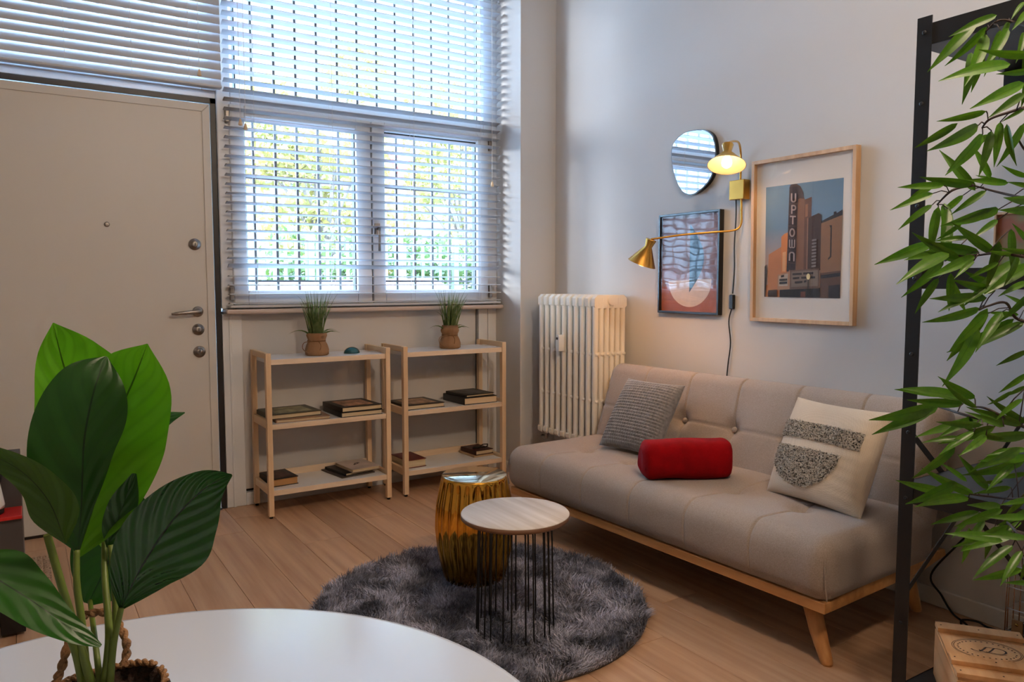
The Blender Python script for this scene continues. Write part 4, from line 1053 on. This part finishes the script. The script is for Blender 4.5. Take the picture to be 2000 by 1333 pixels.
ribbon([(.012, .016), (.03, .016), (.042, .005), (.036, -.010), (.018, -.015), (-.004, -.010)], .0022)
ribbon([(-.03, -.020), (0, -.017), (.02, -.021), (.04, -.016)], .0012)
mono.build('monogram', M['ink'], lid)
mk = MB()
for a in np.linspace(.2, 6.1, 30):
    c0 = Vector((sc_.x + .064 * math.cos(a), sc_.y + .045 * math.sin(a), sz_)); mk.add([c0 + Vector((-.002, -.002, 0)), c0 + Vector((.002, -.002, 0)), c0 + Vector((.002, .002, 0)), c0 + Vector((-.002, .002, 0))], [(0, 1, 2, 3)])
mk.build('stamp_small_marks', M['ink'], lid)
mk2 = MB().prism([(.004, .03), (.004, .105)] + [(.004, .1)], lambda u, v, h: Vector((h, -CL * v / .135, v)), -.0005, 0)
# wire basket behind the crate
wb = thing('wire_basket', 'bronze wire basket with leather tab behind the pine crate', 'basket', (2.215, .80, RZ + .001))
BH = .30
vw = MB().tube([(0, 0, 0), (0, 0, BH)], .0016, 6).mesh('upright_wire'); vw.materials.append(M['bronze'])
for i in range(5):
    link('upright_wire', vw, None, wb, (.0 + i * .012 if i < 2 else .02 + i * .012, .165 - (0 if i < 2 else .16 * (i - 2) / 2), 0))
for i in range(4): link('upright_wire', vw, None, wb, (.08, .165 - .055 * i, 0)); link('upright_wire', vw, None, wb, (0, .165 - .055 * i, 0))
for z in (.01, .06, .12, .18, .24, BH):
    MB().tube([(0, .165, z), (.08, .165, z), (.08, -.02, z), (0, -.02, z)], .0014, 6, True).build('hoop_wire', M['chrome'] if z > .05 else M['bronze'], wb)
lt = MB().box(-.006, -.001, .120, .147, .062, .156).build('leather_tab', M['leather'], wb, .001)
MB().lathe([(.004, 0), (.004, .002), (0, .003)], 10, Matrix.Translation((-.006, .1335, .144)) @ Matrix.Rotation(R(-90), 4, 'Y')).build('rivet', M['brass'], lt)

# floor cable by the wall
fc = MB().tube(smooth_path([(2.757, 1.30, .34), (2.755, 1.365, .255), (2.752, 1.452, .117), (2.752, 1.412, .054), (2.74, 1.365, .008), (2.70, 1.30, .0045), (2.64, 1.24, .0045), (2.60, 1.22, .0045), (2.64, 1.275, .005), (2.705, 1.315, .010), (2.74, 1.28, .009), (2.735, 1.24, .005), (2.752, 1.15, .006), (2.757, 1.05, .03), (2.758, .9, .06)], 8), .0036, 8).build('power_cable', M['rubber'])
tag(fc, 'black power cable looping on the floor by the skirting behind crate', 'cable')

# ------------------------------------------------------------------ bamboo plant
BO = Vector((1.66, .60, 0))
bp_ = thing('bamboo_plant', 'tall artificial bamboo with bright green leaves at right edge', 'plant', BO)
MB().lathe([(.09, 0), (.10, .01), (.125, .22), (.128, .235), (.118, .235), (.112, .20), (0, .20)], 48).build('pot', M['grey'], bp_)
for q in range(4):
    x_ = .035 * math.cos(q * 1.7); y_ = .035 * math.sin(q * 1.7)
    MB().tube(smooth_path([(x_, y_, .19), (x_ * 1.3 + .01 * q, y_ * 1.3, .8), (x_ * 1.6 + .01, y_ * 1.6, 1.4), (x_ * 2, y_ * 2 + .01, 1.95)], 6), .009, 10).build('cane', M['stem'], bp_)
def leafmesh():
    P = []; UV = []; n = 13; nv = 5
    for i in range(n):
        t = i / (n - 1); w_ = .09 * (math.sin(math.pi * min(1, (t * .93 + .06)) ** .72)) if 0 < i < n - 1 else .004
        for j in range(nv):
            s_ = -1 + .5 * j; P.append(Vector((t, s_ * w_, .05 * abs(s_) * w_ / .07 * .45 + .05 * math.sin(t * 2.6) - .06 * t * t))); UV.append((t, s_))
    m = MB().grid(P, n, nv).mesh('leaf'); ul = m.uv_layers.new(name='UVMap')
    for lo in m.loops: ul.data[lo.index].uv = UV[lo.vertex_index]
    m.materials.append(M['bamboo']); return m
blm = leafmesh()
Z1 = [(860,85,590,205),(805,150,570,375),(800,195,685,480),(880,170,790,435),(930,115,870,335),(1014,180,970,355),(1060,400,860,420),(1014,470,715,612),(1014,530,815,665),(1014,620,885,690),(800,630,520,690),(755,710,475,855),(780,760,578,990),(830,740,760,1000),(880,690,845,945),(1014,700,862,945),(825,1010,720,820),(1034,1000,890,940),(1054,1060,920,1030),(720,1045,425,1005),(560,1050,300,1060),(500,1095,258,1188),(495,1160,300,1300),(670,1105,500,1250),(800,1080,600,1215),(530,1170,480,1460),(580,1180,545,1450),(870,1185,635,1260),(1094,1190,880,1190),(865,1245,720,1350),(1014,10,940,110),(1040,60,950,165),(1050,250,1000,420)]
Z2 = [(850,190,605,15),(760,185,440,125),(700,100,500,120),(565,175,340,225),(735,205,470,330),(560,220,325,440),(530,330,395,530),(600,300,590,520),(730,230,620,330),(800,440,485,445),(765,500,443,583),(810,530,585,748),(890,520,740,745),(1014,580,720,730),(1054,250,790,420),(850,400,610,340),(940,50,945,290),(1034,350,870,430),(1034,490,900,420),(870,240,700,330),(1034,740,855,825),(1034,870,870,980),(1034,940,905,1000),(735,1010,530,890),(615,980,285,960),(670,1040,355,1020),(530,1055,145,1135),(900,1170,680,1085),(1000,1160,690,1060),(1034,1150,800,1000),(780,1160,515,1145),(850,1170,530,1270),(730,1200,530,1330),(1034,1215,720,1225),(800,1220,650,1333),(1034,1300,800,1330),(1030,120,950,20),(980,200,900,380),(1040,180,880,160)]
Z3 = [(730,270,435,125),(810,240,640,45),(700,290,400,335),(960,100,800,250),(940,230,730,265),(760,370,485,440),(880,340,700,330),(790,410,660,590),(960,490,640,560),(1034,300,880,330),(950,560,725,740),(850,450,790,640),(1000,590,880,785),(1084,770,900,770),(1034,520,780,500),(1034,60,760,80),(1034,400,800,400),(1030,150,850,180),(1040,260,900,400),(1050,350,860,450),(1060,620,990,760)]
LV = []
for Z, y0_ in ((Z1, 0), (Z2, 430), (Z3, 873)):
    for a in Z: LV.append((1650 + a[0] / 2.897, y0_ + a[1] / 2.897, 1650 + a[2] / 2.897, y0_ + a[3] / 2.897))
BR = [[(2070, 75), (1985, 45), (1950, 40), (1925, 62)], [(2070, 190), (1985, 215), (1935, 232), (1918, 250)], [(2070, 400), (1990, 385), (1935, 372), (1900, 362)], [(1900, 362), (1860, 372), (1830, 400)], [(2080, 520), (1990, 500), (1945, 495), (1905, 500)], [(1905, 500), (1870, 500), (1845, 510)], [(2080, 640), (1990, 625), (1965, 592), (1930, 598), (1912, 606)], [(2080, 870), (1990, 830), (1930, 800), (1905, 795)], [(1990, 832), (1900, 815), (1850, 800), (1832, 795)], [(2080, 960), (1990, 975), (1930, 970), (1895, 966)], [(2080, 1075), (2000, 1050), (1965, 1020), (1920, 1010)], [(2080, 330), (2010, 300), (1985, 265)]]
def bd(x, y): return 1.30 + .12 * math.sin(x * .013 + y * .021) + .10 * (2000 - x) / 300
brs = []
for q in BR:
    pts = smooth_path([at(x, y, bd(x, y)) - BO for x, y in q], 6); brs.append(pts)
    MB().tube(pts, [.0032 - .0018 * i / (len(pts) - 1) for i in range(len(pts))], 6).build('branch', M['twig'], bp_)
allb = [p for b_ in brs for p in b_]
rs = random.Random(5)
# branches run back to the canes
for q in (0, 1, 2, 4, 6, 7, 9, 10, 11):
    p = brs[q][0]; MB().tube(smooth_path([p, (p + Vector((.02, 0, p.z - .08))) * .5 + Vector((0, 0, p.z * .25)), Vector((.02, .0, max(.3, p.z - .18)))], 5), .0035, 6).build('branch', M['twig'], bp_)
def put_leaf(b0, t0, tw):
    d = t0 - b0; L = d.length; x = d.normalized(); view = (Vector((0, 0, CAM_H)) - (b0 + BO)).normalized()
    n_ = (view - x * view.dot(x)).normalized(); n_ = Matrix.Rotation(tw, 3, x) @ n_; y = n_.cross(x)
    Mx = Matrix((x * L, y * L, n_ * L)).transposed().to_4x4(); Mx.translation = b0
    o = link('leaf', blm, None, bp_); o.matrix_local = Mx; return o
for (x0_, y0_, x1_, y1_) in LV:
    d0 = bd(x0_, y0_) + rs.uniform(-.03, .03); b0 = at(x0_, y0_, d0) - BO; t0 = at(x1_, y1_, d0 + rs.uniform(-.035, .035)) - BO
    put_leaf(b0, t0, rs.uniform(-.5, .5))
    if rs.random() < .55:
        jit = Vector((rs.uniform(-.03, .03), rs.uniform(.0, .05), rs.uniform(-.03, .03))); put_leaf(b0 + jit, t0 + jit + Vector((rs.uniform(-.03, .03), rs.uniform(-.02, .03), rs.uniform(-.04, .02))), rs.uniform(-.6, .6))
    near = min(allb, key=lambda p: (p - b0).length)
    if .004 < (near - b0).length < .16: MB().tube([near, (near + b0) * .5 + Vector((0, 0, .004)), b0], .0010, 5).build('petiole', M['twig'], bp_)
def out_of_frame(p):   # the photograph shows no more leaves than those above
    wp = p + BO - Vector((0, 0, CAM_H)); dpt = wp.dot(_f)
    return dpt < .05 or 1000 + FPX * wp.dot(_r) / dpt > 2010
def in_rack(p):
    q = p + BO; return q.x > RX - .02 and RY - RLn - .03 < q.y < RY + .03
for i in range(26):   # side branches with leaves on the far side of the canes
    a = rs.uniform(-2.6, .5); z_ = .45 + 1.5 * i / 26; d = Vector((math.cos(a), math.sin(a), rs.uniform(.1, .6))).normalized()
    p0 = Vector((.05 * math.cos(i * 1.7), .05 * math.sin(i * 1.7), z_)); pts = [p0 + d * (.06 * k) + Vector((0, 0, -.012 * k * k * .5)) for k in range(5)]
    if any(in_rack(p) or not out_of_frame(p) for p in pts): continue
    MB().tube(smooth_path(pts, 3), .002, 6).build('branch', M['twig'], bp_)
    for k in range(1, 5):
        for sd in (-1, 1):
            t0 = pts[k] + (d + Vector((-d.y, d.x, 0)) * sd * rs.uniform(.4, 1.2) + Vector((0, 0, rs.uniform(-1, -.2)))).normalized() * rs.uniform(.08, .12)
            if out_of_frame(t0) and not in_rack(t0): put_leaf(pts[k], t0, rs.uniform(-1, 1))

# ------------------------------------------------------------------ left edge: cabinet, mat and small things
cab = thing('cabinet', 'charcoal grey cabinet with red ledge at the left edge', 'cabinet', (-.80, 2.97, .0115))
CX = .775
MB().box(0, CX, .015, .42, .13, .385).build('body', M['grey'], cab, .002)
MB().box(0, CX, 0, .13, .386, .398).build('ledge', M['redgloss'], cab, .002)
MB().box(0, CX, .13, .42, .386, .545).build('upper_panel', M['grey'], cab, .002)
for lx in (.02, CX - .075): MB().box(lx, lx + .07, .0, .07, 0, .13).build('leg', M['blackmetal'], cab, .002); MB().box(lx, lx + .07, .35, .42, 0, .13).build('leg', M['blackmetal'], cab, .002)
MB().box(.02, CX - .02, .03, .045, .02, .13).build('plinth', M['blackmetal'], cab)

jx = onplane(10, 985, 1, 3.035).x - .045
jr = thing('canister', 'white canister with black base and wooden lid on red ledge', 'jar', (jx, 3.035, .4105))
MB().lathe([(.040, 0), (.042, .003), (.042, .016), (.036, .018)], 32).build('base', M['rubber'], jr)
MB().lathe([(.043, .0185), (.045, .03), (.034, .10), (.030, .104)], 32).build('body', M['plastic'], jr)
MB().lathe([(.030, .104), (.040, .108), (.042, .130), (.036, .134)], 32).build('neck', M['rubber'], jr)
MB().lathe([(.036, .1345), (.048, .139), (.050, .147), (.044, .151), (0, .152)], 32).build('lid', M['oakleg'], jr)
dm = thing('doormat', 'beige woven jute mat on the floor before the entrance door', 'mat', (-.50, 3.06, 0))
strip = None
for i in range(27):
    if strip is None:
        P = []
        for k in range(29):
            for j in range(5):
                a = math.pi * j / 4; y_ = k * .72 / 28
                P.append(Vector((.0105 - .0105 * math.cos(a), y_, .004 + .007 * math.sin(a) * (.75 + .25 * math.sin(k * 2.3)))))
        strip = MB().grid(P, 29, 5).mesh('braid'); strip.materials.append(M['jute'])
    link('braid', strip, None, dm, (i * .0205, .004 * (i % 2), 0))
MB().box(0, .56, 0, .725, 0, .005).build('backing', M['jute'], dm)

# ------------------------------------------------------------------ pendant lamp over the dining table (above the picture)
pd = thing('pendant_lamp', 'warm globe pendant lamp hanging from the ceiling mid-room', 'lamp', (1.15, .25, 2.62))
pm = mat('opal_globe', (1.0, .895, .78), .4, emit=PENDANT_W)
MB().lathe([(0, -.11), (.05, -.098), (.085, -.07), (.108, -.02), (.11, .01), (.10, .05), (.07, .085), (.03, .105)], 40).build('globe', pm, pd)
MB().lathe([(.032, .10), (.032, .13), (.01, .15), (.004, .16)], 20).build('holder', M['brass'], pd)
MB().tube([(0, 0, .15), (0, 0, ZC - 2.62)], .003, 6).build('flex', M['rubber'], pd)
MB().lathe([(.05, ZC - 2.62 - .03), (.05, ZC - 2.62)], 24).build('ceiling_rose', M['plastic'], pd)

# ------------------------------------------------------------------ outside
O = {}
O['ground'] = mat('asphalt', (.28, .28, .28), .95, var=.2, vscale=3)
O['fence'] = mat('pale_green_paint', (.40, .50, .42), .5)
O['hedge'] = mat('hedge_leaf', (.27, .33, .14), .6, col2=(.17, .24, .09), vscale=2, trans=.3)
O['tree'] = mat('spring_leaf', (.56, .50, .29), .6, col2=(.43, .42, .21), vscale=1, trans=.35)
O['bark'] = mat('bark', (.38, .33, .29), .9, var=.3, vscale=20)
O['render'] = mat('pale_render', (.75, .73, .70), .9); O['roof'] = mat('roof_tile', (.55, .42, .36), .9)
O['carw'] = mat('white_car_paint', (.80, .80, .81), .2, coat=.5); O['carr'] = mat('maroon_car_paint', (.45, .20, .20), .25, coat=.5); O['carg'] = mat('car_glass', (.25, .28, .30), .1)
struct(MB().box(-30, 40, YW + .22, 60, -.3, -.15).build('ground_street', O['ground']))
fe = thing('street_fence', 'pale green picket fence across the street outside the window', 'fence', (1.0, 9.2, -.15))
pk = MB().box(-.018, .018, -.01, .01, .05, 1.85).mesh('picket'); pk.materials.append(O['fence'])
for i in range(62): link('picket', pk, None, fe, (i * .13, 0, 0))
for z in (.25, 1.6): MB().box(-.05, 8.0, -.02, .02, z, z + .05).build('rail', O['fence'], fe)
for i in range(5): MB().box(i * 2.0 - .035, i * 2.0 + .035, -.035, .035, 0, 1.95).build('post', O['fence'], fe)
def leafcloud(n, centers, size, seed):
    r_ = np.random.default_rng(seed); V = np.zeros((n, 4, 3))
    ci = r_.integers(0, len(centers), n); C = np.array([c[:3] for c in centers])[ci]; S_ = np.array([c[3:] for c in centers])[ci]
    d = r_.normal(size=(n, 3)); d /= np.linalg.norm(d, axis=1)[:, None]; p = C + d * S_ * (r_.uniform(.2, 1, (n, 1)) ** .4)
    a = r_.normal(size=(n, 3)); a /= np.linalg.norm(a, axis=1)[:, None]; b = np.cross(a, r_.normal(size=(n, 3))); b /= np.linalg.norm(b, axis=1)[:, None]
    a *= size; b *= size * .5
    V[:, 0] = p - a; V[:, 1] = p - b; V[:, 2] = p + a; V[:, 3] = p + b
    m = bpy.data.meshes.new('foliage'); m.from_pydata(V.reshape(-1, 3).tolist(), [], (np.arange(n)[:, None] * 4 + np.arange(4)).tolist()); return m
def tree(label, x, y, h, cr, n, seed, m, trunk=.12):
    t = thing('street_tree', label, 'tree', (x, y, -.15), 0, 'trees beyond the street fence'); r_ = random.Random(seed)
    cs = [(r_.uniform(-cr, cr) * .7, r_.uniform(-cr, cr) * .5, h * r_.uniform(.45, 1), cr * .45, cr * .4, cr * .4) for _ in range(9)]
    o = link('crown', leafcloud(n, cs, .075, seed), m, t); o['kind'] = 'stuff'
    b = MB(); b.tube(smooth_path([(0, 0, 0), (.1, 0, h * .3), (-.05, .1, h * .6), (.05, 0, h * .9)], 5), [trunk * (1 - .045 * i) for i in range(16)], 8); b.build('trunk', O['bark'], t)
    for c in cs[:7]: MB().tube(smooth_path([(0, 0, h * .35), (c[0] * .5, c[1] * .5, h * .35 + (c[2] - h * .35) * .6), c[:3]], 4), [.04 * (1 - .09 * i) for i in range(9)], 6).build('limb', O['bark'], t)
tree('yellowish spring tree filling the middle of the left sash', 4.3, 12.5, 4.9, 1.35, 4300, 1, O['tree'])
tree('bare-branched slender tree seen low at the left of the window', 2.0, 10.2, 4.2, .6, 300, 2, O['tree'], .05)
tree('pale tree seen through the right sash behind the white pole', 7.2, 12.8, 5.0, 1.3, 2600, 3, O['tree'])
tree('tall pale tree seen at the right of the upper pane', 11.8, 17.0, 7.2, 1.5, 1500, 4, O['tree'])
hd = thing('hedge', 'green hedge growing behind the pale fence', 'hedge', (4.3, 10.2, -.15))
hf = link('foliage', leafcloud(9000, [(-1.2 + .5 * i, 0, .35 + .45 * j, .5, .45, .4) for i in range(9) for j in range(4)], .06, 8), O['hedge'], hd); hf['kind'] = 'stuff'
def house(label, x, y, w, d, h, rh, cols, rows):
    t = thing('house', label, 'building', (x, y, -.15))
    MB().box(0, w, 0, d, 0, h).build('wall', O['render'], t)
    MB().prism([(-.3, h), (w + .3, h), (w + .3, h + .15), (w * .5, h + rh), (-.3, h + .15)], lambda u, v, q: Vector((u, q, v)), -.3, d + .3).build('roof', O['roof'], t)
    wm_ = MB().box(0, .9, -.04, .02, 0, 1.3).mesh('window'); wm_.materials.append(O['carg'])
    for i in range(cols):
        for j in range(rows): link('window', wm_, None, t, (w * (i + .5) / cols - .45, 0, 1 + 2.9 * j))
house('pale low house with tiled roof at the left behind the trees', 4.5, 30, 6, 8, 5.2, 1.6, 3, 2)
house('white apartment house behind the right sash', 15.0, 27, 12, 9, 8.6, 1.2, 6, 3)
def car(label, x, y, m, rz=0):
    t = thing('parked_car', label, 'car', (x, y, -.15), rz, 'cars parked in the street')
    prof = [(0, .35), (.1, .75), (.9, .85), (1.5, 1.35), (2.9, 1.38), (3.6, .95), (4.1, .85), (4.2, .4), (4.1, .25), (.1, .25)]
    MB().prism(prof, lambda u, v, h: Vector((u, h, v)), 0, 1.7).build('body', m, t, .06)
    MB().prism([(1.15, .92), (1.58, 1.28), (2.82, 1.30), (3.3, .95)], lambda u, v, h: Vector((u, h, v)), -.01, 1.71).build('side_window', O['carg'], t)
    for wx in (.8, 3.35):
        for wy in (-.02, 1.52): MB().lathe([(.31, 0), (.32, .03), (.32, .17), (.31, .2)], 20, Matrix.Translation((wx, wy, .32)) @ Matrix.Rotation(R(-90), 4, 'X')).build('wheel', M['rubber'], t)
car('white parked car low in the right sash', 5.1, 6.9, O['carw']); car('maroon parked car low at the right of the left sash', 0.75, 7.1, O['carr']); car('white parked car low at the left of the window', -3.6, 7.0, O['carw'])
sg = thing('road_sign', 'triangular red-edged road sign on a white pole outside', 'sign', (4.09, 9.0, -.15))
MB().tube([(0, 0, 0), (0, 0, 3.3)], .045, 12).build('pole', O['carw'], sg)
sgm = mat('sign_red', (.80, .20, .16), .5); 
MB().prism([(0, 2.62), (.17, 2.92), (-.17, 2.92)], lambda u, v, h: Vector((u, h, v)), -.07, -.05).build('plate', sgm, sg)
MB().prism([(0, 2.69), (.105, 2.885), (-.105, 2.885)], lambda u, v, h: Vector((u, h, v)), -.075, -.069).build('face', O['carw'], sg)
